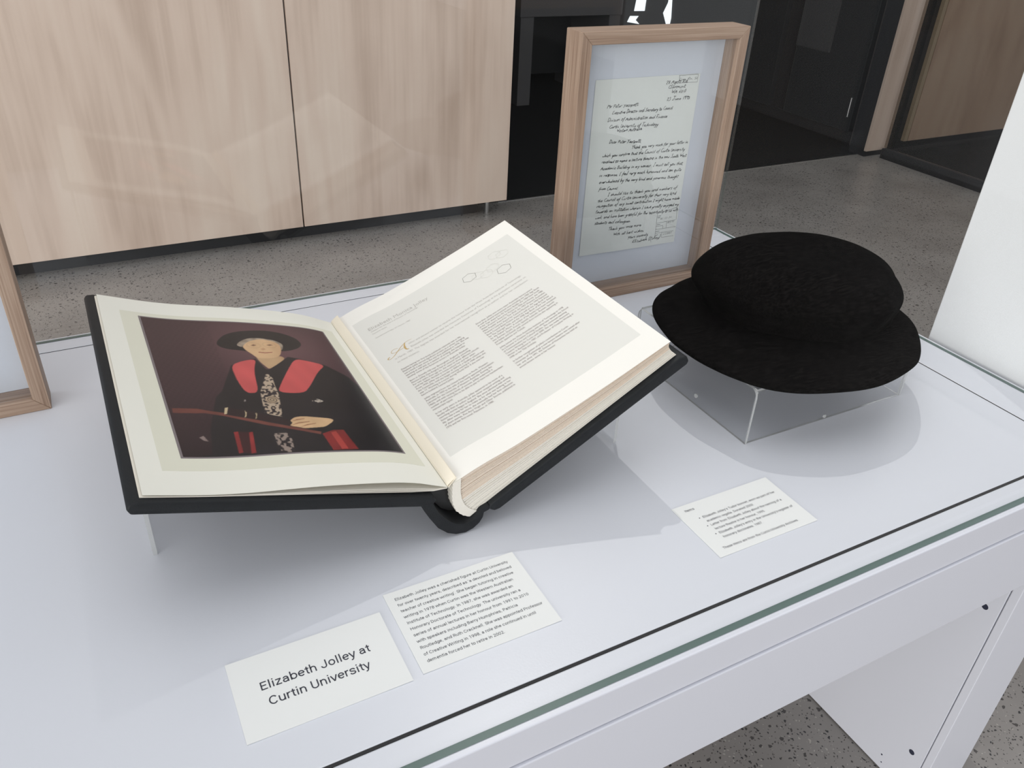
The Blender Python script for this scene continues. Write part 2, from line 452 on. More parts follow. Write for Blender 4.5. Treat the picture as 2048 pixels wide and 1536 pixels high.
COL2 = '''Since then, Jolley won every major Australian literary award
as well as several international ones including the 1983 Age Book
of the Year Award for Mr Scobie's Riddle, the 1984 New South
Wales Premier's Award for Fiction for Milk and Honey, the 1986
Miles Franklin Award for The Well, the 1993 Western Australian
Premier's Literary Award for Central Mischief, the 1994 National
Book Council Banjo Fiction Award as well as the Age Book Prize
for The Georges' Wife, and the 1998 Age Book of the Year Award
for My Father's Moon. A number of her books have been translated
into German, Dutch, French, Spanish, Icelandic, Russian, Spanish
and Italian and Danish with several short stories also appearing in
French, Japanese and Turkish.

Jolley joined the West Australian Institute of Technology in 1978
as a lecturer in Creative Writing with what later became the School
of Communication and Cultural Studies. She continued teaching
Creative Writing for Curtin until 2000. She was made Honorary
Writer in Residence in 1987, and Professor of Creative Writing in
1998 on her 75th birthday.

In further recognition of Jolley's contribution to Curtin
University of Technology a new lecture theatre was named after
her, and, since 1991, the Division of Humanities has held an
annual lecture series in her honour.'''.split('\n')

def glyph_meshes(strings):
    """flat outlines of the built-in font, one (verts, faces, width) per string, size 1"""
    objs = []
    for s in strings:
        cu = bpy.data.curves.new('lettering_source', 'FONT')
        cu.body = s; cu.size = 1.0; cu.resolution_u = 2; cu.fill_mode = 'FRONT'
        o = bpy.data.objects.new('lettering_source', cu)
        COL.objects.link(o); objs.append(o)
    bpy.context.view_layer.update()
    dg = bpy.context.evaluated_depsgraph_get()
    out = {}
    for s, o in zip(strings, objs):
        me = o.evaluated_get(dg).to_mesh()
        n = len(me.vertices)
        v = np.empty(n * 3); me.vertices.foreach_get('co', v); v = v.reshape(-1, 3)[:, :2]
        f = [tuple(p.vertices) for p in me.polygons]
        out[s] = (v, f, (v[:, 0].min(), v[:, 0].max()))
        o.evaluated_get(dg).to_mesh_clear()
    for o in objs:
        cu = o.data
        bpy.data.objects.remove(o); bpy.data.curves.remove(cu)
    return out

_all = [TITLE] + [s[0] for s in SUBT] + [l[0] for l in LEAD] + [t for t in COL1 + COL2 if t]
GL = glyph_meshes(sorted(set(_all)))

def put_text(mb, s, x, y, size, width=None, surf=None, weight=0.0):
    v, f, (a, b) = GL[s]
    kx = size if width is None else width / (b - a)
    X = x + (v[:, 0] - a) * kx
    Y = y + v[:, 1] * size
    mb.add([surf(p, q) for p, q in zip(X, Y)], f)

# plain grotesque alphabet for the caption cards: even-width strokes, em of 10 units
def _arc(cx, cy, rx, ry, a0, a1, n=14):
    return [(cx + rx * math.cos(math.radians(a0 + (a1 - a0) * i / n)), cy + ry * math.sin(math.radians(a0 + (a1 - a0) * i / n))) for i in range(n + 1)]
def _curve(P):
    Q = [np.array(p, float) for p in P]
    for _ in range(2):
        R2 = [Q[0]]
        for a, c in zip(Q[:-1], Q[1:]): R2 += [a * 0.75 + c * 0.25, a * 0.25 + c * 0.75]
        Q = R2 + [Q[-1]]
    return [tuple(q) for q in Q]
_O = lambda cx: _arc(cx, 2.64, 1.95, 2.22, 0, 360, 26)
_s = [(4.25, 3.75), (3.9, 4.75), (2.5, 5.05), (1.0, 4.6), (0.95, 3.3), (2.4, 2.75), (4.2, 2.2), (4.3, 0.9), (3.0, 0.3), (1.3, 0.4), (0.75, 1.5)]
_S = [(5.2, 5.2), (4.9, 6.6), (3.1, 6.95), (1.1, 6.5), (0.95, 4.7), (2.8, 3.8), (5.2, 3.1), (5.4, 1.0), (3.6, 0.2), (1.4, 0.4), (0.75, 2.1)]
SANS = {
'a': (5.45, [_arc(2.65, 3.3, 1.55, 1.55, 165, 0) + [(4.2, 0)], [(4.2, 2.95), (2.8, 2.95)] + _arc(2.4, 1.68, 1.5, 1.27, 90, 270) + [(3.3, 0.75), (4.2, 1.5)]]),
'b': (5.6, [[(.95, 0), (.95, 7.5)], _O(2.85)]), 'c': (5.25, [_arc(2.75, 2.64, 1.95, 2.22, 42, 318, 20)]), 'd': (5.65, [[(4.7, 0), (4.7, 7.5)], _O(2.8)]),
'e': (5.3, [[(0.85, 2.75), (4.6, 2.75)], _arc(2.72, 2.64, 1.9, 2.22, 3, 318, 22)]), 'f': (3.5, [[(1.65, 0), (1.65, 5.8)] + _arc(2.75, 5.8, 1.1, 1.35, 180, 80, 8), [(0.25, 4.9), (3.2, 4.9)]]),
'g': (5.6, [_O(2.75), [(4.68, 5.28), (4.68, 0.1)] + _arc(2.75, 0.1, 1.93, 1.8, 0, -145, 10)]), 'h': (5.5, [[(.95, 0), (.95, 7.5)], _arc(2.65, 3.1, 1.7, 1.75, 180, 0) + [(4.35, 0)]]),
'i': (2.45, [[(1.2, 0), (1.2, 5.28)], [(1.2, 6.3), (1.2, 7.2)]]), 'j': (2.4, [[(1.2, 5.28), (1.2, -1.2), (0.2, -1.7)]]), 'k': (5.1, [[(.95, 0), (.95, 7.5)], [(4.5, 5.2), (1.0, 1.9)], [(2.2, 3.1), (4.7, 0)]]), 'l': (2.45, [[(1.2, 0), (1.2, 7.5)]]),
'm': (8.75, [[(.95, 0), (.95, 5.28)], _arc(2.4, 3.3, 1.45, 1.55, 180, 0) + [(3.85, 0)], _arc(5.3, 3.3, 1.45, 1.55, 180, 0) + [(6.75, 0)]]),
'n': (5.5, [[(.95, 0), (.95, 5.28)], _arc(2.65, 3.1, 1.7, 1.75, 180, 0) + [(4.35, 0)]]), 'o': (5.65, [_O(2.8)]), 'p': (5.6, [[(.95, -2.0), (.95, 5.28)], _O(2.85)]), 'q': (5.6, [[(4.7, -2.0), (4.7, 5.28)], _O(2.8)]),
'r': (3.4, [[(.95, 0), (.95, 5.28)], _arc(2.6, 3.1, 1.65, 1.75, 180, 72, 8)]), 's': (5.15, [_curve(_s)]), 't': (3.3, [[(1.65, 6.6), (1.65, 1.5)] + _arc(2.75, 1.5, 1.1, 1.08, 180, 275, 8), [(0.2, 4.9), (3.05, 4.9)]]),
'u': (5.5, [[(4.4, 0), (4.4, 5.28)], [(.95, 5.28)] + _arc(2.65, 2.15, 1.7, 1.75, 180, 360)]), 'v': (4.85, [[(0.35, 5.28), (2.4, 0.1)], [(2.4, 0.1), (4.5, 5.28)]]),
'w': (7.5, [[(0.3, 5.28), (1.95, 0.1)], [(1.95, 0.1), (3.75, 5.1)], [(3.75, 5.1), (5.5, 0.1)], [(5.5, 0.1), (7.2, 5.28)]]), 'x': (4.95, [[(0.5, 5.28), (4.5, 0)], [(4.4, 5.28), (0.4, 0)]]),
'y': (4.75, [[(0.35, 5.28), (2.5, 0.2)], [(4.45, 5.28), (2.2, -0.9), (1.6, -1.6), (0.6, -1.65)]]), 'z': (5.0, [[(0.6, 4.85), (4.4, 4.85)], [(4.2, 4.85), (0.7, 0.43)], [(0.5, 0.43), (4.5, 0.43)]]),
'A': (6.5, [[(0.4, 0), (3.25, 7.0)], [(3.25, 7.0), (6.1, 0)], [(1.4, 2.2), (5.1, 2.2)]]), 'B': (6.2, [[(1.2, 0), (1.2, 7.11)], [(1.2, 6.68), (3.0, 6.68)] + _arc(3.2, 5.2, 1.7, 1.48, 90, -90) + [(1.2, 3.72)], [(3.2, 3.72)] + _arc(3.4, 2.07, 1.75, 1.65, 90, -90) + [(1.2, 0.42)]]),
'C': (6.5, [_arc(3.3, 3.55, 2.6, 3.2, 38, 322, 22)]), 'D': (6.55, [[(1.2, 0), (1.2, 7.11)], [(1.2, 6.68)] + _arc(2.6, 3.55, 2.95, 3.13, 90, -90) + [(1.2, 0.42)]]),
'E': (5.7, [[(1.25, 0), (1.25, 7.11)], [(1.25, 6.68), (5.2, 6.68)], [(1.25, 3.75), (4.7, 3.75)], [(1.25, 0.43), (5.25, 0.43)]]), 'H': (7.1, [[(1.2, 0), (1.2, 7.11)], [(5.9, 0), (5.9, 7.11)], [(1.2, 3.7), (5.9, 3.7)]]),
'I': (2.7, [[(1.35, 0), (1.35, 7.11)]]), 'J': (5.5, [[(4.2, 7.11)] + _arc(2.45, 2.15, 1.75, 1.8, 0, -180)]), 'L': (5.4, [[(1.2, 0), (1.2, 7.11)], [(1.2, 0.43), (5.0, 0.43)]]), 'P': (6.3, [[(1.2, 0), (1.2, 7.11)], [(1.2, 6.68), (3.2, 6.68)] + _arc(3.4, 4.95, 1.95, 1.73, 90, -90) + [(1.2, 3.22)]]),
'R': (6.2, [[(1.2, 0), (1.2, 7.11)], [(1.2, 6.68), (3.2, 6.68)] + _arc(3.3, 5.0, 1.85, 1.68, 90, -90) + [(1.2, 3.32)], [(3.4, 3.3), (5.5, 0)]]), 'S': (5.95, [_curve(_S)]), 'T': (6.0, [[(3.0, 0), (3.0, 7.11)], [(0.3, 6.68), (5.7, 6.68)]]),
'U': (6.5, [[(1.1, 7.11)] + _arc(3.25, 2.4, 2.15, 2.0, 180, 360) + [(5.4, 7.11)]]), 'W': (8.9, [[(0.4, 7.11), (2.3, 0.1)], [(2.3, 0.1), (4.45, 6.9)], [(4.45, 6.9), (6.6, 0.1)], [(6.6, 0.1), (8.5, 7.11)]]),
'0': (5.6, [_arc(2.8, 3.55, 1.9, 3.15, 0, 360, 26)]), '1': (5.6, [[(3.2, 0), (3.2, 7.0)], [(3.2, 6.9), (1.2, 6.1)]]), '2': (5.6, [_arc(2.75, 5.0, 1.75, 1.72, 160, -40, 12) + [(0.9, 0.5)], [(0.7, 0.43), (5.0, 0.43)]]),
'5': (5.6, [[(4.7, 6.68), (1.5, 6.68)], [(1.5, 6.7), (1.15, 3.5)], _arc(2.75, 2.35, 1.85, 1.93, 140, -150, 16)]), '7': (5.6, [[(0.6, 6.68), (4.9, 6.68)], [(4.8, 6.7), (1.9, 0)]]),
'8': (5.6, [_arc(2.8, 5.2, 1.6, 1.5, 0, 360, 20), _arc(2.8, 2.05, 1.9, 1.65, 0, 360, 22)]), '9': (5.6, [_arc(2.75, 4.7, 1.8, 2.0, 0, 360, 22), [(4.55, 4.6), (4.3, 2.2), (3.2, 0.8), (1.6, 0.5)]]),
'.': (2.6, [[(1.25, 0), (1.25, 0.95)]]), ',': (2.2, [[(1.2, 0.9), (1.1, -0.2), (0.6, -1.2)]]), '\u2019': (2.0, [[(1.1, 7.4), (1.05, 6.3), (0.6, 5.5)]]), '\u2018': (2.0, [[(1.3, 7.4), (0.85, 6.6), (0.8, 5.5)]]), ' ': (2.48, []),
}
def sans_line(mb, s, x, y, width, surf, size=None, wd=0.46):
    tot = sum(SANS[c][0] for c in s) - 1.2
    k = width / tot if width else size
    ky = size or k
    pen_x = -0.6
    for c in s:
        adv, strokes = SANS[c]
        for P in strokes:
            Q = [np.array((pen_x + p[0], p[1])) for p in P]
            if len(Q) == 2: 
                pass
            n = len(Q)
            L, R2 = [], []
            for i in range(n):
                t = Q[min(i + 1, n - 1)] - Q[max(i - 1, 0)]
                if n > 3 and np.allclose(Q[0], Q[-1]) and i in (0, n - 1): t = Q[1] - Q[-2]
                t = t / (np.linalg.norm(t) + 1e-9)
                nn = np.array([-t[1], t[0]]) * wd
                L.append(Q[i] + nn); R2.append(Q[i] - nn)
            vs = [surf(x + p[0] * k, y + p[1] * ky) for p in L + R2]
            mb.add(vs, [(n + i, n + i + 1, i + 1, i) for i in range(n - 1)])
        pen_x += adv

# ---------------------------------------------------------------- the room
floor = MB().box(-16, 4.60, -15, 3.53, -0.1, 0).build('floor', M['concrete'])
tag(floor, kind='structure', label='polished grey concrete floor with dark aggregate chips')
fl2 = MB().box(1.6, 4.60, 3.53, 8.0, -0.1, -0.003).build('floor.001', M['carpet'])
tag(fl2, kind='structure', label='dark carpet in the unlit room behind the doorway')
fl3 = MB().box(4.60, 9.0, -1.0, 8.0, -0.1, 0).build('floor.002', M['carpet'])
tag(fl3, kind='structure', label='dark floor behind the tinted glass wall')
tag(box('trim_1', 1.86, 4.50, 3.520, 3.532, 0, 0.004, M['metal']), kind='structure', label='thin metal strip between concrete and carpet')
tag(box('wall_back', 1.6, 9.0, 8.0, 8.1, 0, 2.9, M['dark_wall']), kind='structure')
tag(box('wall_left', -6.0, 1.80, 3.95, 4.05, 0, 2.9, M['dark_wall']), kind='structure')
tag(box('wall_inner', 1.72, 1.80, 4.05, 8.0, 0, 2.9, M['dark_wall']), kind='structure')
tag(box('ceiling', -6.0, 9.0, 3.53, 8.1, 2.9, 3.0, M['dark_wall']), kind='structure')

# right wall of the dark room: black doors with recesses, a post, a handle
wr = thing('cupboard_wall', (4.55, 5.0, 0), 'black cupboard wall with tall doors in the unlit room at right', 'cupboard')
box('carcass', 4.60, 4.70, 3.62, 8.0, 0, 2.9, M['black_gap'], wr)
for y0, y1 in ((5.85, 7.10), (4.50, 5.80), (3.745, 4.345)):
    d = box('door', 4.555, 4.60, y0, y1, 0.075, 2.8, M['dark_wall'], wr, 0.002)
    if y0 < 4:
        MB().cyl((4.548, 3.775, 0.165), (4.548, 3.775, 0.285), 0.006, 10).build('handle', M['metal'], d)
box('hanging_panel', 4.535, 4.553, 4.045, 4.335, 0.515, 2.4, M['grey_panel'], wr)
box('plinth', 4.575, 4.60, 3.64, 8.0, 0, 0.07, M['black_gap'], wr)
box('post', 4.545, 4.60, 3.61, 3.70, 0, 2.9, M['dark_post'], wr)

tw = thing('tinted_glass_wall', (4.53, 2.6, 0), 'dark tinted glass wall with a black bottom rail at far right', 'glass wall')
MB().box(4.526, 4.534, 0.2, 3.42, 0.065, 2.8).build('pane', M['tinted'], tw)
box('bottom_rail', 4.51, 4.55, 0.2, 3.42, 0, 0.06, M['black_gap'], tw)
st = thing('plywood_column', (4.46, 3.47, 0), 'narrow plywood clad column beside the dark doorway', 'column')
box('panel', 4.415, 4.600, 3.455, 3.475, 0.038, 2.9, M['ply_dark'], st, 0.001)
box('core', 4.43, 4.60, 3.476, 3.60, 0.0, 2.9, M['black_kick'], st)
sp = thing('plywood_partition', (5.6, 3.47, 0), 'plywood partition seen darkly through the tinted glass wall', 'partition')
box('panel', 4.775, 7.5, 3.45, 3.472, 0.075, 2.9, M['ply'], sp)
box('edge_strip', 4.738, 4.768, 3.45, 3.475, 0.075, 2.9, M['ply_edge'], sp)
box('plinth', 4.70, 7.5, 3.476, 3.58, 0, 2.9, M['black_kick'], sp)
tag(box('wall_right', 9.0, 9.1, -1.0, 8.0, 0, 2.9, M['dark_wall']), kind='structure')

dt = thing('dark_desk', (3.3, 5.5, 0), 'charcoal desk with thick panel legs standing in the dark room', 'desk')
box('desk_top', 2.905, 3.74, 5.28, 6.0, 0.588, 0.76, M['charcoal'], dt, 0.003)
box('leg', 2.915, 3.018, 5.29, 5.99, 0.0, 0.588, M['charcoal'], dt, 0.002)
box('leg', 3.640, 3.735, 5.29, 5.99, 0.0, 0.588, M['charcoal'], dt, 0.002)
box('back_panel', 3.16, 3.64, 5.80, 5.84, 0.10, 0.588, M['dark_wall'], dt)

# glowing pieces that imitate bright reflections in the glossy black doors
def glint_patch(name, poly, lab):
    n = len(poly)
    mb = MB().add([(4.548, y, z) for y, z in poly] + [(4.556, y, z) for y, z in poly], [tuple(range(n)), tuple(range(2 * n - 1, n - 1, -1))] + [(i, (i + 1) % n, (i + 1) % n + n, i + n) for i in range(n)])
    tag(mb.build(name, M['door_glint']), lab, None, None, 'structure')
glint_patch('glint_1', [(6.23, 0.602), (6.104, 0.617), (6.11, 0.486), (6.252, 0.466)], 'glowing patch imitating a bright reflection on the dark cupboards')
glint_patch('glint_2', [(6.302, 0.42), (6.186, 0.436), (6.222, 0.399), (6.165, 0.376), (6.336, 0.367)], 'glowing patch imitating a bright reflection on the dark cupboards')
glint_patch('glint_3', [(5.798, 0.653), (5.766, 0.657), (5.743, 0.483), (5.75, 0.429), (5.789, 0.424), (5.849, 0.506), (5.802, 0.59)], 'glowing patch imitating a bright reflection on the dark cupboards')

# plywood cupboard run behind the display table
cb = thing('plywood_cupboard', (0.4, 3.5, 0), 'pale birch plywood cupboard with two flush doors and black plinth', 'cupboard')
ZB = 0.071
box('door', -1.60, 0.8305, 3.36, 3.38, ZB, 2.55, M['ply'], cb, 0.0008)
box('door', 0.8375, 1.821, 3.36, 3.38, ZB, 2.55, M['ply'], cb, 0.0008)
box('carcass', -1.60, 1.79, 3.382, 3.94, ZB + 0.01, 2.55, M['black_kick'], cb)
box('plinth', -1.60, 1.70, 3.43, 3.90, 0, ZB + 0.009, M['black_kick'], cb)
MB().cyl((1.745, 3.42, 0), (1.745, 3.42, ZB + 0.01), 0.012, 12).build('foot', M['metal'], cb)

# free-standing white panel beside the table's right end
wp = thing('white_partition', (1.28, 0.58, 0), 'white painted partition panel standing against the table\'s right end', 'partition')
box('panel', 1.252, 1.29, 0.42, 0.752, 0.02, 2.2, M['white_paint'], wp, 0.002)
box('base', 1.246, 1.33, 0.42, 0.752, 0.0, 0.02, M['laminate_edge'], wp, 0.002)

# ---------------------------------------------------------------- display table
TX0, TX1 = -0.74, 1.240
TY0, TY1 = 0.383, 1.306
tb = thing('display_table', (0.25, 0.84, 0), 'white laminate display table carrying the glass case', 'table')
box('inset_top', -0.66, 1.1515, 0.4255, 1.2600, TZ - 0.018, TZ, M['laminate'], tb, 0.0008)
box('base_board', TX0 + 0.01, TX1 - 0.01, TY0 + 0.02, TY1 - 0.02, TZ - 0.030, TZ - 0.0185, M['groove'], tb)
box('front_rim', TX0, TX1, TY0, 0.4222, TZ - 0.050, TZ - 0.0005, M['laminate'], tb, 0.0015)
box('back_rim', TX0, TX1, 1.2625, TY1, TZ - 0.050, TZ - 0.0005, M['laminate'], tb, 0.0015)
box('right_rim', 1.1545, TX1, 0.4235, 1.2620, TZ - 0.050, TZ - 0.0005, M['laminate'], tb, 0.001)
box('left_rim', TX0, -0.6625, 0.4235, 1.2620, TZ - 0.050, TZ - 0.0005, M['laminate'], tb, 0.001)
box('apron', TX0 + 0.002, TX1 - 0.002, TY0 - 0.0025, TY0 + 0.018, TZ - 0.179, TZ - 0.0515, M['laminate'], tb, 0.0012)
box('apron', TX0 + 0.002, TX1 - 0.002, TY1 - 0.018, TY1 + 0.0025, TZ - 0.179, TZ - 0.0515, M['laminate'], tb, 0.0012)
for nm, g in (('groove_shade', (-0.664, 1.1545, 0.4222, 0.4255)), ('groove_shade', (-0.664, 1.1545, 1.2600, 1.2625)), ('groove_shade', (1.1515, 1.1545, 0.4258, 1.2597)), ('groove_shade', (-0.6625, -0.6600, 0.4258, 1.2597))):  # dark strips filling the grooves, in place of the shade inside them
    box(nm, *g, TZ - 0.0183, TZ - 0.0006, M['groove'], tb)
for x0, x1, xs, s in ((1.105, 1.235, 1.105, 1), (-0.735, -0.605, -0.605, -1)):
    for y0, y1 in ((0.390, 0.4035), (1.285, 1.2985)):
        box('leg', x0, x1, y0, y1, 0, TZ - 0.0305, M['laminate'], tb, 0.001)
    xa, xb = (xs, xs + 0.018) if s > 0 else (xs - 0.018, xs)
    sd = box('side_panel', xa, xb, 0.4050, 1.2835, 0.003, TZ - 0.0305, M['laminate'], tb, 0.0008)
    for py, pz, pr in ((0.4268, 0.471, 0.0052), (0.4280, 0.101, 0.0052), (0.4716, 0.036, 0.0016), (0.467, 0.019, 0.0012)):
        xc = xa if s > 0 else xb
        MB().cyl((xc - 0.0006 * s, py, pz), (xc + 0.004 * s, py, pz), pr, 20).build('screw_plug', M['plug'], sd)

# ---------------------------------------------------------------- glass case
GH = 0.66
gc = thing('glass_case', (0.25, 0.84, TZ), 'clear glass case enclosing the exhibits on the white table', 'display case')
def pane(name, x0, x1, y0, y1, z0, z1, thin, g='glass'):
    mb = MB().box(x0, x1, y0, y1, z0, z1)
    # faces order: bottom, top, front(y0), right(x1), back(y1), left(x0)
    big = {'y': (2, 4), 'x': (3, 5), 'z': (0, 1)}[thin]
    mb.mi = [0 if i in big else (1 if i == 0 else 2) for i in range(6)]
    return mb.build(name, [M[g], M['glass_edge'], M['glass_rim']], gc, fix=False)
z0 = TZ + 0.0002
pane('front_pane', -0.735, 1.2345, 0.3890, 0.3965, z0, TZ + GH, 'y', 'front_glass')
pane('back_pane', -0.735, 1.2345, 1.2935, 1.3000, z0, TZ + GH, 'y')
pane('side_pane', 1.2270, 1.2335, 0.3970, 1.2930, z0, TZ + GH, 'x', 'front_glass')
pane('side_pane', -0.7340, -0.7275, 0.3970, 1.2930, z0, TZ + GH, 'x')
pane('top_pane', -0.735, 1.2345, 0.3890, 1.3000, TZ + GH + 0.0005, TZ + GH + 0.0075, 'z', 'front_glass')

# ---------------------------------------------------------------- framed letter and its neighbour
def paper_curl(u, w):
    return 0.0011 * math.exp(-((w - 0.076) / 0.02) ** 2) * (0.3 + math.sin(3 * (u - 0.053) / 0.21) ** 2)

def make_frame(name, x0, y0, w, h, dd, b, rec, label, group, letter):
    t = thing(name, (x0 + w / 2, y0 + dd / 2, TZ), label, 'picture frame', group)
    zb, zt = TZ, TZ + h
    x1 = x0 + w
    y1 = y0 + dd
    def stile(poly, nm, mat, rz=0):
        mb = MB()
        vs = [(x, y0, z) for x, z in poly] + [(x, y1, z) for x, z in poly]
        mb.add(vs, [(0, 1, 2, 3), (7, 6, 5, 4)] + [(i, i + 4, (i + 1) % 4 + 4, (i + 1) % 4) for i in range(4)])
        return mb.build(nm, mat, t, 0.0008, 1)
    stile([(x0, zb), (x0 + b, zb + b), (x0 + b, zt - b), (x0, zt)], 'side_rail', M['oak'])
    stile([(x1, zb), (x1, zt), (x1 - b, zt - b), (x1 - b, zb + b)], 'side_rail', M['oak'])
    stile([(x0, zt), (x0 + b, zt - b), (x1 - b, zt - b), (x1, zt)], 'top_rail', M['oak_h'])
    stile([(x0, zb), (x1, zb), (x1 - b, zb + b), (x0 + b, zb + b)], 'bottom_rail', M['oak_h'])
    e = 0.0006
    box('mat_board', x0 + b + e, x1 - b - e, y0 + rec, y0 + rec + 0.003, zb + b + e, zt - b - e, M['mat_board'], t)
    box('back_board', x0 + b + e, x1 - b - e, y1 - 0.004, y1 - 0.001, zb + b + e, zt - b - e, M['groove'], t)
    MB().box(x0 + b + e, x1 - b - e, y0 + 0.007, y0 + 0.009, zb + b + e, zt - b - e).build('glass', M['picture_glass'], t)
    if letter:
        lp = MB()
        n = 12
        yy = y0 + rec - 0.0012
        X = np.linspace(x0 + 0.053, x0 + 0.2630, n)
        top = 0.3745 + 0 * X; bot = 0.0760 - 0.003 * (X - X[0]) / 0.21
        vs = []
        for x, a, bb in zip(X, top, bot):
            for zz in np.linspace(bb, a, 40):
                vs.append((x, yy - paper_curl(x - x0, zz), TZ + zz))
        fs = [(i * 40 + j, (i + 1) * 40 + j, (i + 1) * 40 + j + 1, i * 40 + j + 1) for i in range(n - 1) for j in range(39)]
        lp.add(vs, fs)
        po = lp.build('letter_paper', M['letter_paper'], t, fix=False)
        so = po.modifiers.new('thickness', 'SOLIDIFY'); so.thickness = 0.0003; so.offset = -1
        hw = handwriting(x0, yy - 0.0004)
        hw.build('handwriting', M['ink'], po, fix=False)
        stamp(x0, yy - 0.0004, 0).build('stamp_box', M['print_ink'], po, fix=False)
        stamp(x0, yy - 0.0004, 1).build('reference_box', M['print_ink'], po, fix=False)
    return t

LETTER = [
('28 Agett Rd', 0.1917, 0.3609, 0.2368, 0.3614),
('Claremont', 0.1981, 0.3536, 0.2339, 0.3535),
('WA 6010', 0.2061, 0.3452, 0.2362, 0.345),
('23 June 1993', 0.1979, 0.3336, 0.2476, 0.3341),
('Mr Peter Yacopetti', 0.0797, 0.3292, 0.1414, 0.3297),
('Executive Director and Secretary to Council', 0.09, 0.319, 0.2136, 0.3188),
('Division of Administration and Finance', 0.083, 0.3077, 0.2043, 0.3057),
('Curtin University of Technology', 0.0873, 0.2969, 0.1876, 0.2935),
('Western Australia.', 0.1031, 0.289, 0.1554, 0.2889),
('Dear Peter Yacopetti,', 0.0906, 0.2717, 0.1575, 0.2679),
('Thank you very much for your letter in', 0.1377, 0.2582, 0.2584, 0.258),
('which you confirm that the Council of Curtin University', 0.0794, 0.2494, 0.2538, 0.2454),
('resolved to name a lecture theatre in the new South West', 0.0794, 0.239, 0.2597, 0.2339),
('Academic Building in my honour. I must tell you that,', 0.079, 0.2281, 0.2555, 0.2199),
('in response, I feel very much honoured and am quite', 0.078, 0.2165, 0.2535, 0.2089),
('overwhelmed by the very kind and generous thought', 0.0787, 0.2047, 0.2489, 0.197),
('from Council.', 0.0796, 0.1927, 0.12, 0.1902),
('I should like to thank you and members of', 0.0995, 0.1801, 0.2495, 0.1765),
('the Council of Curtin University for their very kind', 0.0797, 0.1714, 0.2498, 0.1661),
('recognition of any small contribution I might have made', 0.0788, 0.162, 0.2597, 0.1556),
('towards an institution wherein I have greatly enjoyed my', 0.0779, 0.1521, 0.2599, 0.1439),
('work, and have been grateful for the opportunity to be with', 0.0779, 0.1413, 0.2606, 0.1332),
('students and colleagues.', 0.0778, 0.1318, 0.1557, 0.1259),
('Thank you once more.', 0.1083, 0.1162, 0.1818, 0.1153),
('With all best wishes,', 0.1211, 0.105, 0.1891, 0.1036),
('Yours sincerely,', 0.1535, 0.0944, 0.1997, 0.0949),
('Elizabeth (Jolley)', 0.1644, 0.0857, 0.2273, 0.0849),
]
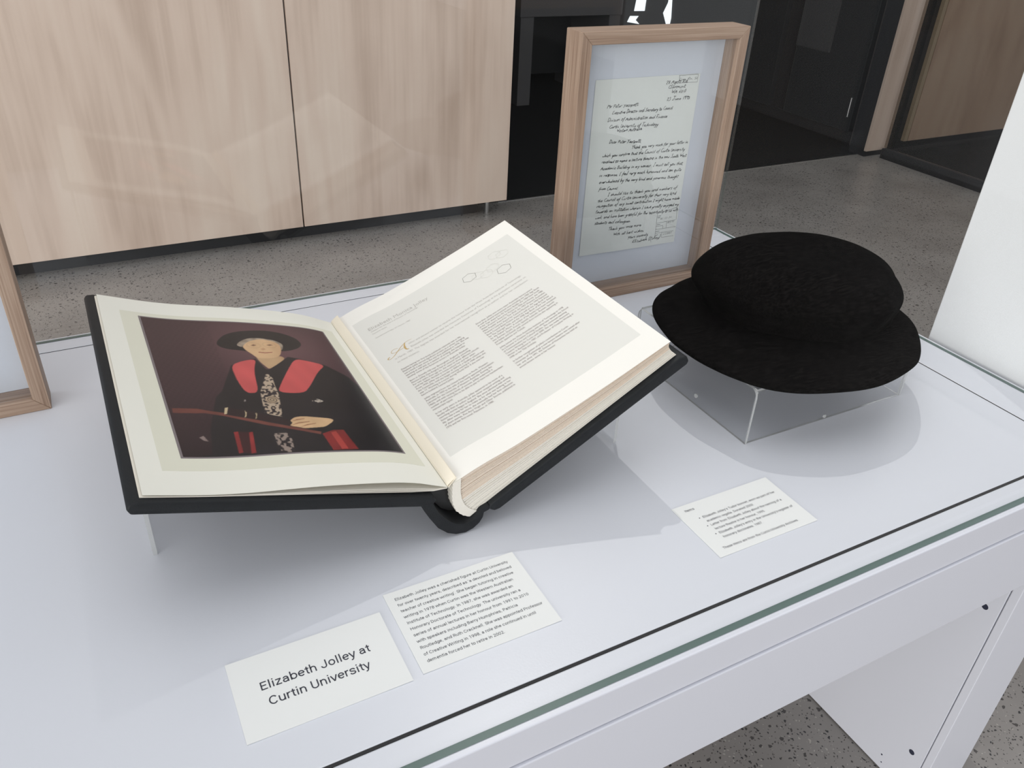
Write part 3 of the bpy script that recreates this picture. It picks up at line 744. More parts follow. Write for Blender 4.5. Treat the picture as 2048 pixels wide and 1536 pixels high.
# one-stroke pen alphabet: x-height 5, ascender 10, descender -5; strokes split by '/'
PEN = {
'a': (6.2, '5,4 3,5 1,3 1,1 2,0 4,1 5,4/5,5 5,1 6,0 7,1'), 'b': (5.5, '1,10 1,0 3,0 5,2 4,4 2,5 1,3'), 'c': (5, '5,4 3,5 1,3 1,1 3,0 5,1'),
'd': (6.4, '5,4 3,5 1,3 1,1 2,0 4,1 5,4/6,10 5,2 6,0 7,1'), 'e': (5, '1,2 4,3 4.6,4 3,5 1,3 1,1 3,0 5,1'), 'f': (4.6, '5,9 4,10 3,9 2,0 1,-4/0.5,5 4.5,5'),
'g': (5.6, '5,4 3,5 1,3 1,1 3,0 5,4/5,5 4,-3 2,-5 0,-3'), 'h': (5.4, '1,10 1,0 1,3 3,5 4,4 4,1 5,0'), 'i': (2.8, '1,5 1,1 2,0/1.2,7 1.8,7.6'),
'j': (3.2, '3,5 2,-3 0,-4/3,7 3.5,7.6'), 'k': (5, '1,10 1,0/5,5 1,2 5,0'), 'l': (2.8, '1.4,10 1,1 2,0'),
'm': (7.6, '1,5 1,0 1,3 3,5 3.5,4 3.5,0 3.5,3 5.5,5 6,4 6,1 7,0'), 'n': (5.4, '1,5 1,0 1,3 3,5 4,4 4,1 5,0'), 'o': (5.4, '3,5 1,3 1,1 3,0 5,2 4,4 3,5 5,4.6'),
'p': (5.6, '1,5 0,-5 1,3 3,5 5,4 4,1 2,0 1,1'), 'q': (5.8, '5,4 3,5 1,3 1,1 3,0 5,4/5,5 5,-4 6,-3'), 'r': (4.4, '1,5 1,0 1,3 3,5 4.4,4.4'), 's': (4.6, '4,4 2,5 1,4 4,2 3,0 0.6,.5'),
't': (4, '2,9 1.5,1 2.5,0 4,1/0,6 4.4,6.6'), 'u': (6.2, '1,5 1,1 2,0 4,1 5,5 5,1 6,0'), 'v': (5.2, '1,5 2.5,0 5,5'), 'w': (7, '1,5 2,0 3.5,4 5,0 6.5,5'),
'x': (5.4, '1,5 5,0/5,5 1,0'), 'y': (5.4, '1,5 2,1 3,1 5,5/5,5 3,-4 1,-5'), 'z': (5.2, '1,5 5,5 1,0 5,0'),
'A': (7, '0,0 4,10 6,0/1.5,4 6.4,4.5'), 'B': (6.6, '1,10 1,0/0,10 4,10 5,8 1,5.5 5,4 5,1 1,0'), 'C': (7, '7,9 4,10 1,6 2,1 5,0 7,1'), 'D': (7.4, '1,10 1,0/0,10 4,10 7,6 5,1 1,0'),
'E': (6.4, '6,10 2,9 1,7 4,5.5 1,4 1,1 3,0 6,1'), 'F': (6.4, '2,10 2,0/1,10 7,10/2,5 5,5.5'), 'I': (4, '2.4,10 2,0/1,10 4,10.3/0.5,0 3.5,.3'), 'J': (6, '4,10 3,1 1,0 0,2/1,10 6.5,10'),
'M': (8, '0,0 1,10 3.5,4 6,10 7,0'), 'P': (6.2, '1,10 1,0/0,9 4,10 6,8 4,5 1,5'), 'R': (6.8, '1,10 1,0/0,9 4,10 6,8 4,5 1,5 6,0'), 'S': (6.4, '6,9 4,10 2,8 5,4 4,0 1,1'),
'T': (6.6, '3.5,10 3,0/0,10 8,10.5'), 'U': (7, '1,10 1,2 3,0 5,2 6,10 6,0'), 'W': (8.6, '0,10 2,0 4,8 6,0 8,10'), 'Y': (6.4, '0,10 3,5 6,10/5,8 2,-2'),
'0': (5.4, '3,9 1,5 2,0 4,1 5,5 3,9'), '1': (3.4, '2,9 1.6,0'), '2': (5.4, '1,7 3,9 5,7 1,0 5,0'), '3': (5.2, '1,8 4,9 3,5 5,2 2,0 0,1'), '5': (5.2, '5,9 2,9 1,5 4,5.4 5,2 3,0 1,1'), '6': (5.2, '4,9 1,3 2,0 5,2 3,4 1,2'),
'8': (5.4, '4,8 2,9 1,7 4,4 5,2 3,0 1,2 4,5 5,8 3,9'), '9': (5.2, '5,7 3,9 1,7 3,5 5,8 4,0'),
'.': (2.6, '0.6,0 1.7,.5'), ',': (2.6, '1.2,.4 .6,-1.5'), '(': (3.4, '3,11 1,6 2,-2'), ')': (3.4, '1,11 3,5 1,-2'), ' ': (4.2, ''),
}
def chaikin(P):
    if len(P) < 3: return P
    Q = [P[0]]
    for a, b in zip(P[:-1], P[1:]):
        Q += [a * 0.75 + b * 0.25, a * 0.25 + b * 0.75]
    return Q + [P[-1]]

def ribbon(mb, P, wd, to3):
    P = [np.array(p, float) for p in P]
    n = len(P)
    L, R_ = [], []
    for i in range(n):
        t = P[min(i + 1, n - 1)] - P[max(i - 1, 0)]
        t = t / (np.linalg.norm(t) + 1e-9)
        k = np.array([-t[1], t[0]]) * (wd[i] if isinstance(wd, (list, np.ndarray)) else wd)
        L.append(P[i] + k); R_.append(P[i] - k)
    mb.add([to3(*p) for p in L] + [to3(*p) for p in R_], [(n + i, n + i + 1, i + 1, i) for i in range(n - 1)])

def write_line(mb, s, u0, w0, u1, w1, unit, to3, slant=0.34, pen=0.00034):
    tot = sum(PEN[c][0] for c in s)
    k = math.hypot(u1 - u0, w1 - w0) / tot
    ang = math.atan2(w1 - w0, u1 - u0)
    ca, sa = math.cos(ang), math.sin(ang)
    x = 0.0
    for c in s:
        adv, st = PEN[c]
        jy = random.gauss(0, 0.35); js = random.gauss(0.95, 0.12)
        for part in filter(None, st.split('/')):
            P = [np.array(tuple(map(float, q.split(',')))) for q in part.split()]
            P = [p + np.array([random.gauss(0, 0.30), random.gauss(0, 0.30)]) for p in P]
            P = chaikin(P)
            Q = []
            for p in P:
                yy = (p[1] * js + jy) * unit
                xx = (x + p[0]) * k + slant * yy
                Q.append((u0 + xx * ca - yy * sa, w0 + xx * sa + yy * ca))
            ribbon(mb, Q, pen * random.uniform(0.8, 1.25), to3)
        x += adv

def handwriting(x0, y):
    mb = MB()
    to3 = lambda u, w: (x0 + u, y - paper_curl(u, w), TZ + w)
    for s, a, b, c, d in LETTER:
        write_line(mb, s, a, b, c, d, 0.00060, to3)
    ribbon(mb, [(0.2085, 0.0800), (0.2060, 0.0860), (0.2078, 0.0920)], 0.0002, to3)
    write_line(mb, '01 33 30', 0.2225, 0.1215, 0.2480, 0.1222, 0.00035, to3, pen=0.00015)
    write_line(mb, '89392', 0.2400, 0.1120, 0.2560, 0.1128, 0.00035, to3, pen=0.00015)
    write_line(mb, '22880', 0.2330, 0.0905, 0.2540, 0.0912, 0.00040, to3, pen=0.00015)
    write_line(mb, 'Docs. Rm. 56', 0.2190, 0.3650, 0.2570, 0.3655, 0.00042, to3, pen=0.00016)
    return mb

def stamp(x0, y, part):
    mb = MB()
    to3 = lambda u, w: (x0 + u, y - paper_curl(u, w), TZ + w)
    w = 0.00022
    seg = [((0.2145, 0.1344), (0.2157, 0.0866)), ((0.2145, 0.1344), (0.2583, 0.1406)), ((0.2583, 0.1406), (0.2600, 0.1168)),
           ((0.215, 0.1155), (0.2586, 0.1168)), ((0.2152, 0.1095), (0.2309, 0.1093)), ((0.2156, 0.1035), (0.2612, 0.1032)), ((0.2155, 0.0963), (0.2575, 0.0957)),
           ((0.231, 0.0965), (0.2313, 0.0862)), ((0.2313, 0.0862), (0.2593, 0.0857)), ((0.2311, 0.1093), (0.2315, 0.1035)), ((0.2385, 0.1160), (0.2392, 0.1037)),
           ((0.2176, 0.3733), (0.2582, 0.3736)), ((0.2582, 0.3736), (0.2584, 0.3610)), ((0.2584, 0.3610), (0.2198, 0.3612)), ((0.2198, 0.3612), (0.2190, 0.3735))]
    for a, b in (seg[-4:] if part else seg[:-4]):
        ribbon(mb, [a, b], w, to3)
    if part: return mb
    for u, wz, l in ((0.2165, 0.129, 0.007), (0.2165, 0.126, 0.006), (0.2165, 0.1125, 0.008), (0.2165, 0.0995, 0.008), (0.2165, 0.0925, 0.006)):
        ribbon(mb, [(u, wz), (u + l, wz)], 0.00035, to3)
    return mb

make_frame('picture_frame', 0.707, 1.092, 0.326, 0.4516, 0.0455, 0.019, 0.0335,
           'oak shadow-box frame holding a handwritten letter, behind the book', 'oak frames in the case', True)
make_frame('picture_frame', -0.092 - 0.326, 1.095, 0.326, 0.4516, 0.0455, 0.019, 0.0335,
           'oak frame cut off by the left edge of the photo, showing only white mount', 'oak frames in the case', False)

# ---------------------------------------------------------------- the open book
Y0, Y1 = 0.640, 1.058                      # leaves, front to back
LP = np.array([(.2923, .0695), (.2873, .0709), (.2705, .0809), (.2459, .0925), (.2022, .1056), (.1509, .119), (.0844, .1332), (.0491, .1427), (-.0092, .1628)])[::-1]
RP = np.array([(.2960, .0740), (.3302, .0890), (.3657, .1000), (.4026, .1150), (.4469, .1340), (.5051, .1600), (.5714, .1915)])
def smooth_curve(P, n=240, w=15):
    x = np.linspace(P[0, 0], P[-1, 0], n)
    z = np.interp(x, P[:, 0], P[:, 1])
    zp = np.concatenate([2 * z[0] - z[w:0:-1], z, 2 * z[-1] - z[-2:-w - 2:-1]])
    k = np.ones(2 * w + 1) / (2 * w + 1)
    return x, np.convolve(zp, k, 'same')[w:-w]
LX, LZ = smooth_curve(LP)
RX, RZ = smooth_curve(RP)
def twist(x, y): return 0.010 * min(max((.2923 - x) / .3, 0), 1.1) * min(max((y - .64) / .42, 0), 1.1)
def surfL(x, y, d=0.0): return (x, y, TZ + float(np.interp(x, LX, LZ)) + twist(x, y) + d)
def surfR(x, y, d=0.0): return (x, y, TZ + float(np.interp(x, RX, RZ)) + d)

bk = thing('open_book', (0.30, 0.85, TZ), 'large open black leather bound book with portrait and printed citation pages', 'book')

# boards and spine
def board(poly, y0, y1, name, tw=False):
    mb = MB().extrude_y([(x, TZ + z) for x, z in poly], y0, y1)
    if tw: mb.v = [(x, y, z + twist(x, y)) for x, y, z in mb.v]
    return mb.build(name, M['cover'], bk, 0.0022, 3, smooth='angle')
board([(.3462, .0212), (.3530, .0222), (.5975, .1575), (.5998, .1620), (.5960, .1690), (.5850, .1692), (.4188, .0765), (.3402, .0330), (.3385, .0265)], 0.6335, 1.066, 'right_board')
board([(-.0190, .1475), (.2574, .0585), (.2690, .0560), (.2740, .0620), (.2705, .0680), (.2456, .0758), (-.0098, .1588), (-.0180, .1590), (-.0215, .1540)], 0.6335, 1.066, 'left_board', True)
outer = [(.2560, .0600), (.2600, .0500), (.266, .0380), (.2762, .0200), (.2876, .0085), (.2983, .0030), (.3105, .0012), (.3200, .0040), (.3275, .0095), (.3318, .0165), (.3330, .0230), (.3400, .0250)]
inner = [(.2700, .0610), (.2725, .0530), (.2770, .0430), (.2850, .0320), (.2920, .0240), (.2990, .0185), (.3080, .0150), (.3160, .0160), (.3215, .0195), (.3255, .0240), (.3290, .0285), (.3390, .0320)]
so = MB().strip_y([(x, TZ + z) for x, z in inner], [(x, TZ + z) for x, z in outer], 0.6345, 1.065).build('spine', M['cover'], bk, 0.0012, 2, smooth='angle')
MB().extrude_y([(x, TZ + z) for x, z in [(.2735, .0605), (.2790, .0440), (.2870, .0325), (.2960, .0260), (.3040, .0240), (.3010, .0330), (.2965, .0430), (.2955, .0530), (.2955, .0650), (.2880, .0690), (.2800, .0665)]], 0.652, 1.050).build('spine_lining', M['lining'], so)

# right text block: leaves fanned between the board and the top page
NL = 34
S = np.linspace(0, 1, 15)
def bot_curve(s):
    P = np.array([(.3179, .0200), (.3402, .0340), (.4188, .0778), (.5843, .1706)])
    d = np.concatenate([[0], np.cumsum(np.linalg.norm(np.diff(P, axis=0), axis=1))]); d /= d[-1]
    return np.stack([np.interp(s, d, P[:, 0]), np.interp(s, d, P[:, 1])], -1)
def top_curve(s):
    x = .2960 + (.5714 - .2960) * s
    return np.stack([x, np.interp(x, RX, RZ) - 0.0006], -1)
def back_pt(t):                             # rounded back of the text block
    P = np.array([(.3179, .0190), (.3088, .0245), (.3015, .0330), (.2975, .0430), (.2961, .0530), (.2962, .0640), (.2968, .0735)])
    return np.array([np.interp(t, np.linspace(0, 1, 7), P[:, 0]), np.interp(t, np.linspace(0, 1, 7), P[:, 1])])
def fore_pt(t):                             # hollow fore edge
    P = np.array([(.5843, .1706), (.5765, .1765), (.5722, .1815), (.5702, .1862), (.5714, .1908)])
    return np.array([np.interp(t, np.linspace(0, 1, 5), P[:, 0]), np.interp(t, np.linspace(0, 1, 5), P[:, 1])])
Bc, Tc = bot_curve(S), top_curve(S)
def layer(t):
    # the loose upper leaves bow up in the middle
    tt = t
    C = Bc * (1 - tt) + Tc * tt
    b, f_ = back_pt(t), fore_pt(t)
    C = C + np.outer((1 - S) ** 3, b - C[0]) + np.outer(S ** 3, f_ - C[-1])
    return C
for k in range(NL):
    t0 = k / NL; t1 = (k + random.choice((0.55, 0.7, 0.78, 0.84))) / NL
    dy = random.uniform(0, 0.0009)
    lo, hi = layer(t0), layer(t1)
    MB().strip_y([(x, TZ + z) for x, z in hi], [(x, TZ + z) for x, z in lo], Y0 + 0.0004 + dy, Y1 - 0.001).build('leaf', M['leaf_pale'] if k < NL * 0.45 else M['leaf'], bk)
# stitched, folded back of the gatherings
bt = [back_pt(t) for t in np.linspace(0, 1, 22)]
cap_o, cap_i = [], []
for i, p in enumerate(bt):
    q = layer(i / 21)
    j = 0.0009 * (i % 2)
    cap_o.append((p[0] - 0.0006 - j, TZ + p[1] - 0.0004))
    w_ = np.array([np.interp(0.032, S, q[:, 0]), np.interp(0.032, S, q[:, 1])])
    cap_i.append((w_[0], TZ + w_[1]))
MB().strip_y(cap_i, cap_o, Y0 - 0.0003, Y1).build('sewn_back', M['leaf_pale'], bk)

def sheet(name, X, Y, fn, mat, parent, th=0.0004, d=0.0):
    mb = MB()
    nx, ny = len(X), len(Y)
    up = [fn(x, y, d) for x in X for y in Y]
    dn = [fn(x, y, d - th) for x in X for y in Y]
    N = nx * ny
    fs = []
    for i in range(nx - 1):
        for j in range(ny - 1):
            a, b, c, e = i * ny + j, (i + 1) * ny + j, (i + 1) * ny + j + 1, i * ny + j + 1
            fs += [(a, b, c, e), (N + e, N + c, N + b, N + a)]
    for i in range(nx - 1):
        for j in (0, ny - 1):
            a, b = i * ny + j, (i + 1) * ny + j
            fs.append((a, N + a, N + b, b) if j == 0 else (b, N + b, N + a, a))
    for j in range(ny - 1):
        for i in (0, nx - 1):
            a, b = i * ny + j, i * ny + j + 1
            fs.append((b, N + b, N + a, a) if i == 0 else (a, N + a, N + b, b))
    mb.add(up + dn, fs)
    return mb.build(name, mat, parent, smooth='angle', fix=False)

tp = sheet('right_page', np.linspace(.2962, .5716, 40), np.linspace(Y0, Y1, 4), surfR, M['page'], bk)
tag(tp, label='cream right hand page printed with two columns of text')
tpp = sheet('text_panel', np.linspace(.3095, .5570, 36), np.linspace(.6775, 1.0215, 4), surfR, M['panel_right'], tp, 0.00012, 0.00013)

# left: lower leaves on the board, loose leaves, and the bowed page with the picture
def surf_low(k):
    def fn(x, y, d=0.0):
        zb = np.interp(x, [-.0098, .2456, .2760, .2890], [.1592, .0768, .0690, .0690])
        zt = np.interp(x, LX, LZ)
        return (x, y, TZ + zb + (zt - zb) * k + twist(x, y) + d)
    return fn
for k, xl, xr in ((0.10, -.0088, .2860), (0.20, -.0082, .2885), (0.30, -.0072, .2890), (0.40, -.0080, .2895)):
    sheet('loose_leaf', np.linspace(xl, xr, 24), np.linspace(Y0 + random.uniform(0, .0012), Y1, 3), surf_low(k), M['leaf_pale'], bk, 0.0006)
lp = sheet('left_page', np.linspace(-.0060, .2915, 48), np.linspace(Y0, Y1, 8), surfL, M['page_left'], bk)
tag(lp, label='ivory left hand page with a mounted colour portrait')
lpp = sheet('ivory_panel', np.linspace(.0150, .2790, 40), np.linspace(.6775, 1.0215, 8), surfL, M['panel_left'], lp, 0.00012, 0.00013)
gb = sheet('grey_border', np.linspace(.0340, .2640, 40), np.linspace(.6985, 1.0115, 8), surfL, M['grey_border'], lp, 0.00012, 0.00024)

# guard strip folded up in the gutter
gs = [(.2905, .0700), (.2945, .0745), (.2985, .0795), (.3000, .0800)]
MB().strip_y([(x, TZ + z + 0.0006) for x, z in gs], [(x, TZ + z) for x, z in gs], Y0 - 0.0004, Y1 + 0.002).build('guard_strip', M['stub'], bk)
gs2 = [(.2893, .0715), (.2905, .0735), (.2960, .0780), (.2992, .0803)]
MB().strip_y([(x, TZ + z + 0.0006) for x, z in gs2], [(x, TZ + z) for x, z in gs2], Y0 + 0.0004, Y1 + 0.001).build('guard_strip', M['stub'], bk)

# printed text of the right page
tR = lambda x, y: surfR(x, y, 0.00030)
tx = MB()
SZ = 0.00500
def column(lines, x0, x1, y, pitch):
    wid = max(GL[s][2][1] - GL[s][2][0] for s in lines if s)
    for s in lines:
        if not s:
            y -= pitch * 0.62; continue
        put_text(tx, s, x0, y, SZ, (GL[s][2][1] - GL[s][2][0]) / wid * (x1 - x0), tR)
        y -= pitch
column(COL1, .3250, .4215, .8660, .00540)
column(COL2, .4345, .5290, .8710, .00556)
tx.build('text_columns', M['text_brown'], tp, fix=False)
ld = MB()
for s, a, y, b in LEAD:
    put_text(ld, s, a, y, 0.0056, b - a, tR)
ld.build('lead_text', M['text_pale'], tp, fix=False)
ld = MB()
for s, a, y, b in SUBT:
    put_text(ld, s, a, y, 0.0040, b - a, tR)
ld.build('subtitle_text', M['text_pale'], tp, fix=False)
tt = MB()
put_text(tt, TITLE, .323, .9860, 0.0105, .0905, tR)
tt.build('title_text', M['text_pale'], tp, fix=False)
ini = MB()
for P, W in (([(.3235, .9050), (.3205, .9045), (.3195, .9020), (.3225, .9000), (.3290, .9025), (.3360, .9085), (.3430, .9145), (.3510, .9195)], [.0004, .0007, .0005, .0003, .0004, .0005, .0004, .0002]),
             ([(.3505, .9192), (.3475, .9140), (.3462, .9080), (.3468, .9030), (.3500, .9022)], [.0002, .0009, .0013, .0009, .0002]),
             ([(.3385, .9150), (.3330, .9172), (.3285, .9145), (.3280, .9105), (.3320, .9082), (.3400, .9085), (.3490, .9098)], [.0002, .0002, .0003, .0003, .0002, .0003, .0002]),
             ([(.3510, .9195), (.3560, .9203), (.3610, .9200)], [.0002, .0002, .0001])):
    Q = [np.array(p) for p in P]
    for _ in range(2): Q = chaikin(Q)
    ribbon(ini, Q, np.interp(np.linspace(0, 1, len(Q)), np.linspace(0, 1, len(W)), W), tR)
ini.build('gold_initial', M['gold'], tp, fix=False)
for cx, cy, r, dark in ((.474, .977, .0105, 1), (.515, .949, .0105, 1), (.521, .992, .0095, 0), (.5295, .984, .0095, 0), (.506, .967, .0095, 0), (.494, .962, .0095, 0), (.484, .970, .0090, 0)):
    mb = MB()
    pts = [(cx + r * math.cos(math.radians(60 * i + 15)), cy + r * math.sin(math.radians(60 * i + 15))) for i in range(7)]
    for a, b in zip(pts[:-1], pts[1:]):
        ribbon(mb, [a, b], 0.00028 if dark else 0.00022, tR)
    mb.build('hexagon', M['hex_dark'] if dark else M['hex_pale'], tp, fix=False)

# the portrait print: a fine grid coloured vertex by vertex
PORT={
  'hat':[(0.337, 0.806), (0.395, 0.877), (0.479, 0.913), (0.581, 0.931), (0.653, 0.936), (0.74, 0.919), (0.799, 0.88), (0.812, 0.827), (0.779, 0.786), (0.719, 0.756), (0.67, 0.746), (0.591, 0.745), (0.487, 0.732), (0.45, 0.74), (0.393, 0.747), (0.347, 0.768)],
  'hair':[(0.437, 0.787), (0.471, 0.824), (0.523, 0.854), (0.593, 0.859), (0.665, 0.844), (0.7, 0.812), (0.677, 0.755), (0.661, 0.768), (0.647, 0.811), (0.547, 0.821), (0.492, 0.794), (0.464, 0.767)],
  'face':[(0.467, 0.776), (0.506, 0.817), (0.553, 0.841), (0.597, 0.849), (0.655, 0.835), (0.68, 0.804), (0.67, 0.751), (0.646, 0.704), (0.612, 0.685), (0.556, 0.674), (0.517, 0.678), (0.5, 0.708), (0.477, 0.741)],
  'neck':[(0.51, 0.699), (0.614, 0.691), (0.646, 0.704), (0.67, 0.684), (0.608, 0.63), (0.55, 0.585), (0.54, 0.605), (0.522, 0.641)],
  'gown':[(0.505, 0.672), (0.533, 0.584), (0.549, 0.582), (0.67, 0.684), (0.685, 0.699), (0.737, 0.689), (0.874, 0.644), (0.969, 0.563), (0.997, 0.496), (0.989, -0.0), (0.011, -0.007), (0.121, 0.015), (0.151, 0.166), (0.228, 0.377), (0.269, 0.421), (0.349, 0.584), (0.363, 0.614)],
  'redl':[(0.362, 0.614), (0.431, 0.651), (0.507, 0.667), (0.475, 0.593), (0.459, 0.532), (0.438, 0.401), (0.377, 0.401), (0.361, 0.494)],
  'redr':[(0.718, 0.684), (0.787, 0.672), (0.874, 0.644), (0.807, 0.581), (0.719, 0.459), (0.664, 0.399), (0.531, 0.402), (0.574, 0.474), (0.643, 0.579)],
  'tie':[(0.516, 0.54), (0.531, 0.547), (0.542, 0.512), (0.535, 0.453), (0.532, 0.394), (0.516, 0.319), (0.495, 0.229), (0.459, 0.24), (0.422, 0.257), (0.432, 0.323), (0.447, 0.406), (0.482, 0.472)],
  'tie2':[(0.417, 0.122), (0.478, 0.122), (0.489, 0.088), (0.474, 0.006), (0.413, 0.002), (0.414, 0.07)],
  'medal':[(0.458, 0.359), (0.479, 0.376), (0.504, 0.377), (0.521, 0.361), (0.511, 0.333), (0.485, 0.321), (0.459, 0.324), (0.452, 0.34)],
  'rail':[(0.018, 0.296), (0.125, 0.297), (0.166, 0.285), (0.261, 0.262), (0.415, 0.197), (0.521, 0.161), (0.643, 0.124), (0.634, 0.108), (0.408, 0.177), (0.234, 0.247), (0.151, 0.268), (0.014, 0.265)],
  'book':[(0.261, 0.302), (0.342, 0.281), (0.378, 0.266), (0.525, 0.205), (0.513, 0.171), (0.363, 0.217), (0.237, 0.258)],
  'ring1':[(0.249, 0.301), (0.264, 0.305), (0.247, 0.261), (0.235, 0.259)],
  'ring2':[(0.335, 0.279), (0.338, 0.266), (0.33, 0.241), (0.32, 0.233), (0.33, 0.254)],
  'ring3':[(0.38, 0.265), (0.383, 0.253), (0.373, 0.228), (0.365, 0.218), (0.375, 0.24)],
  'hand':[(0.521, 0.202), (0.55, 0.224), (0.595, 0.231), (0.666, 0.222), (0.727, 0.215), (0.738, 0.2), (0.678, 0.158), (0.64, 0.154), (0.571, 0.149), (0.555, 0.156), (0.506, 0.168), (0.53, 0.186)],
  'fing1':[(0.511, 0.169), (0.555, 0.188), (0.613, 0.196), (0.614, 0.192), (0.552, 0.181)],
  'fing2':[(0.553, 0.157), (0.593, 0.175), (0.639, 0.183), (0.64, 0.18), (0.59, 0.168)],
  'fing3':[(0.525, 0.197), (0.557, 0.21), (0.596, 0.216), (0.595, 0.212), (0.554, 0.203)],
  'rl1':[(0.245, 0.143), (0.264, 0.146), (0.251, 0.019), (0.232, 0.016)],
  'rl2':[(0.311, 0.138), (0.328, 0.14), (0.305, 0.014), (0.284, 0.011)],
  'rlm':[(0.264, 0.146), (0.311, 0.138), (0.284, 0.011), (0.251, 0.019)],
  'rr':[(0.644, 0.112), (0.707, 0.136), (0.757, 0.136), (0.776, 0.009), (0.653, 0.006)],
  'rr2':[(0.687, 0.119), (0.716, 0.127), (0.729, 0.013), (0.697, 0.011)],
  'brooch':[(0.681, 0.342), (0.717, 0.358), (0.743, 0.341), (0.708, 0.329)],
  'button':[(0.352, 0.352), (0.36, 0.355), (0.358, 0.343), (0.35, 0.34)],
  'eyel':[(0.515, 0.786), (0.533, 0.798), (0.548, 0.791), (0.529, 0.781)],
  'eyer':[(0.601, 0.796), (0.625, 0.806), (0.64, 0.799), (0.618, 0.791)],
  'nose':[(0.558, 0.757), (0.578, 0.77), (0.588, 0.757), (0.57, 0.746)],
  'mouth':[(0.54, 0.732), (0.576, 0.729), (0.616, 0.737), (0.614, 0.73), (0.574, 0.721), (0.539, 0.725)],
  'knob':[(0.091, 0.114), (0.111, 0.124), (0.124, 0.09), (0.107, 0.095)],
  'glow':[(0.359, 0.969), (1.115, 1.168), (1.014, 0.567), (0.857, 0.619), (0.679, 0.701), (0.363, 0.635), (0.241, 0.404)],
}
def paint(nx, ny):
    ss = 2
    U, V = np.meshgrid((np.arange(nx * ss) + 0.5) / (nx * ss), (np.arange(ny * ss) + 0.5) / (ny * ss), indexing='ij')
    img = np.zeros(U.shape + (3,))
    lin = lambda r, g, b: np.array([((c / 255 + 0.055) / 1.055) ** 2.4 if c > 10 else c / 255 / 12.92 for c in (r, g, b)])
    def inside(P):
        c = np.zeros(U.shape, bool)
        n = len(P)
        for i in range(n):
            (xa, ya), (xb, yb) = P[i], P[(i + 1) % n]
            if ya == yb: continue
            m = ((ya > V) != (yb > V)) & (U < (xb - xa) * (V - ya) / (yb - ya) + xa)
            c ^= m
        return c
    def smooth_noise(n, seed):
        r = np.random.default_rng(seed)
        g = r.random((n + 2, n + 2))
        x, y = U * n, V * n
        i, j = x.astype(int), y.astype(int)
        fx, fy = x - i, y - j
        fx = fx * fx * (3 - 2 * fx); fy = fy * fy * (3 - 2 * fy)
        return (g[i, j] * (1 - fx) * (1 - fy) + g[i + 1, j] * fx * (1 - fy) + g[i, j + 1] * (1 - fx) * fy + g[i + 1, j + 1] * fx * fy)
    def fill(name, c, amp=0.0, n=12, seed=1):
        P = PORT[name]
        if name in ('hat', 'hair', 'face', 'neck', 'hand', 'medal', 'redl', 'redr'):
            for _ in range(2):
                P = [q for a, b in zip(P, P[1:] + P[:1]) for q in ((a[0] * .78 + b[0] * .22, a[1] * .78 + b[1] * .22), (a[0] * .22 + b[0] * .78, a[1] * .22 + b[1] * .78))]
        m = inside(P)
        base = c if isinstance(c, np.ndarray) and c.ndim == 3 else np.broadcast_to(c, img.shape)
        k = (1 + amp * (smooth_noise(n, seed) * 2 - 1))[..., None]
        img[m] = (base * k)[m]
    bgd = lin(66, 44, 50); bgl = lin(104, 72, 76)
    g = np.exp(-(((U - 0.62) / 0.33) ** 2 + ((V - 0.78) / 0.25) ** 2))
    img[:] = bgd * (1 - g[..., None]) + bgl * g[..., None]
    weave = 0.5 + 0.5 * np.sin(U * 190 + V * 60) * np.sin(V * 210 - U * 40)
    img *= (1 - 0.28 * (weave * (U < 0.33))[..., None])
    img[:] = img * (1 - 0.55 * np.clip((0.42 - V) / 0.42, 0, 1))[..., None]
    fill('gown', lin(28, 24, 28), 0.25, 9, 3)
    fill('hat', lin(27, 24, 26), 0.3, 10, 4)
    fill('hair', lin(166, 150, 132), 0.35, 40, 5)
    sk = lin(218, 180, 138); skd = lin(168, 118, 84)
    shade = np.clip((U - 0.60) / 0.10, 0, 1)[..., None] * 0.45
    skin = sk * (1 - shade) + skd * shade
    skin = skin * (1 + 0.06 * (smooth_noise(30, 8) * 2 - 1))[..., None]
    fill('neck', skin * 0.82)
    fill('face', skin)
    fill('eyel', lin(136, 100, 76)); fill('eyer', lin(136, 100, 76))
    fill('nose', lin(200, 156, 118)); fill('mouth', lin(166, 98, 82))
    # spectacles: a thin frame round each eye
    for cu, cv in ((0.532, 0.789), (0.620, 0.798)):
        d = np.sqrt(((U - cu) / 0.036) ** 2 + ((V - cv) / 0.024) ** 2)
        m = np.abs(d - 1) < 0.07
        img[m] = img[m] * 0.86
    red = lin(204, 86, 86)
    fold = (1 + 0.04 * np.sin(U * 60 + V * 25))[..., None]
    fill('redl', red * fold, 0.10, 9, 11); fill('redr', red * fold, 0.10, 9, 12)
    pat = (smooth_noise(110, 21) > 0.47)[..., None]
    tie = np.where(pat, lin(188, 168, 146), lin(44, 36, 40))
    fill('tie', tie); fill('tie2', np.where(pat, lin(150, 134, 124), lin(34, 28, 32)))
    md = np.sqrt(((U - 0.486) / 0.034) ** 2 + ((V - 0.349) / 0.029) ** 2)
    ring = (np.sin(md * 18) > 0)[..., None]
    fill('medal', np.where(ring, lin(186, 164, 134), lin(104, 88, 78)))
    fill('rlm', lin(58, 22, 26)); fill('rl1', lin(142, 44, 44), 0.3, 20, 31); fill('rl2', lin(142, 44, 44), 0.3, 20, 32)
    fill('rr', lin(128, 38, 38), 0.3, 14, 33); fill('rr2', lin(172, 64, 58), 0.2, 14, 34)
    fill('rail', lin(112, 62, 54), 0.15, 30, 41)
    fill('book', lin(40, 24, 27)); 
    for r_ in ('ring1', 'ring2', 'ring3'): fill(r_, lin(206, 186, 150))
    fill('hand', sk * 0.95, 0.08, 30, 51)
    for r_ in ('fing1', 'fing2', 'fing3'): fill(r_, lin(150, 102, 74))
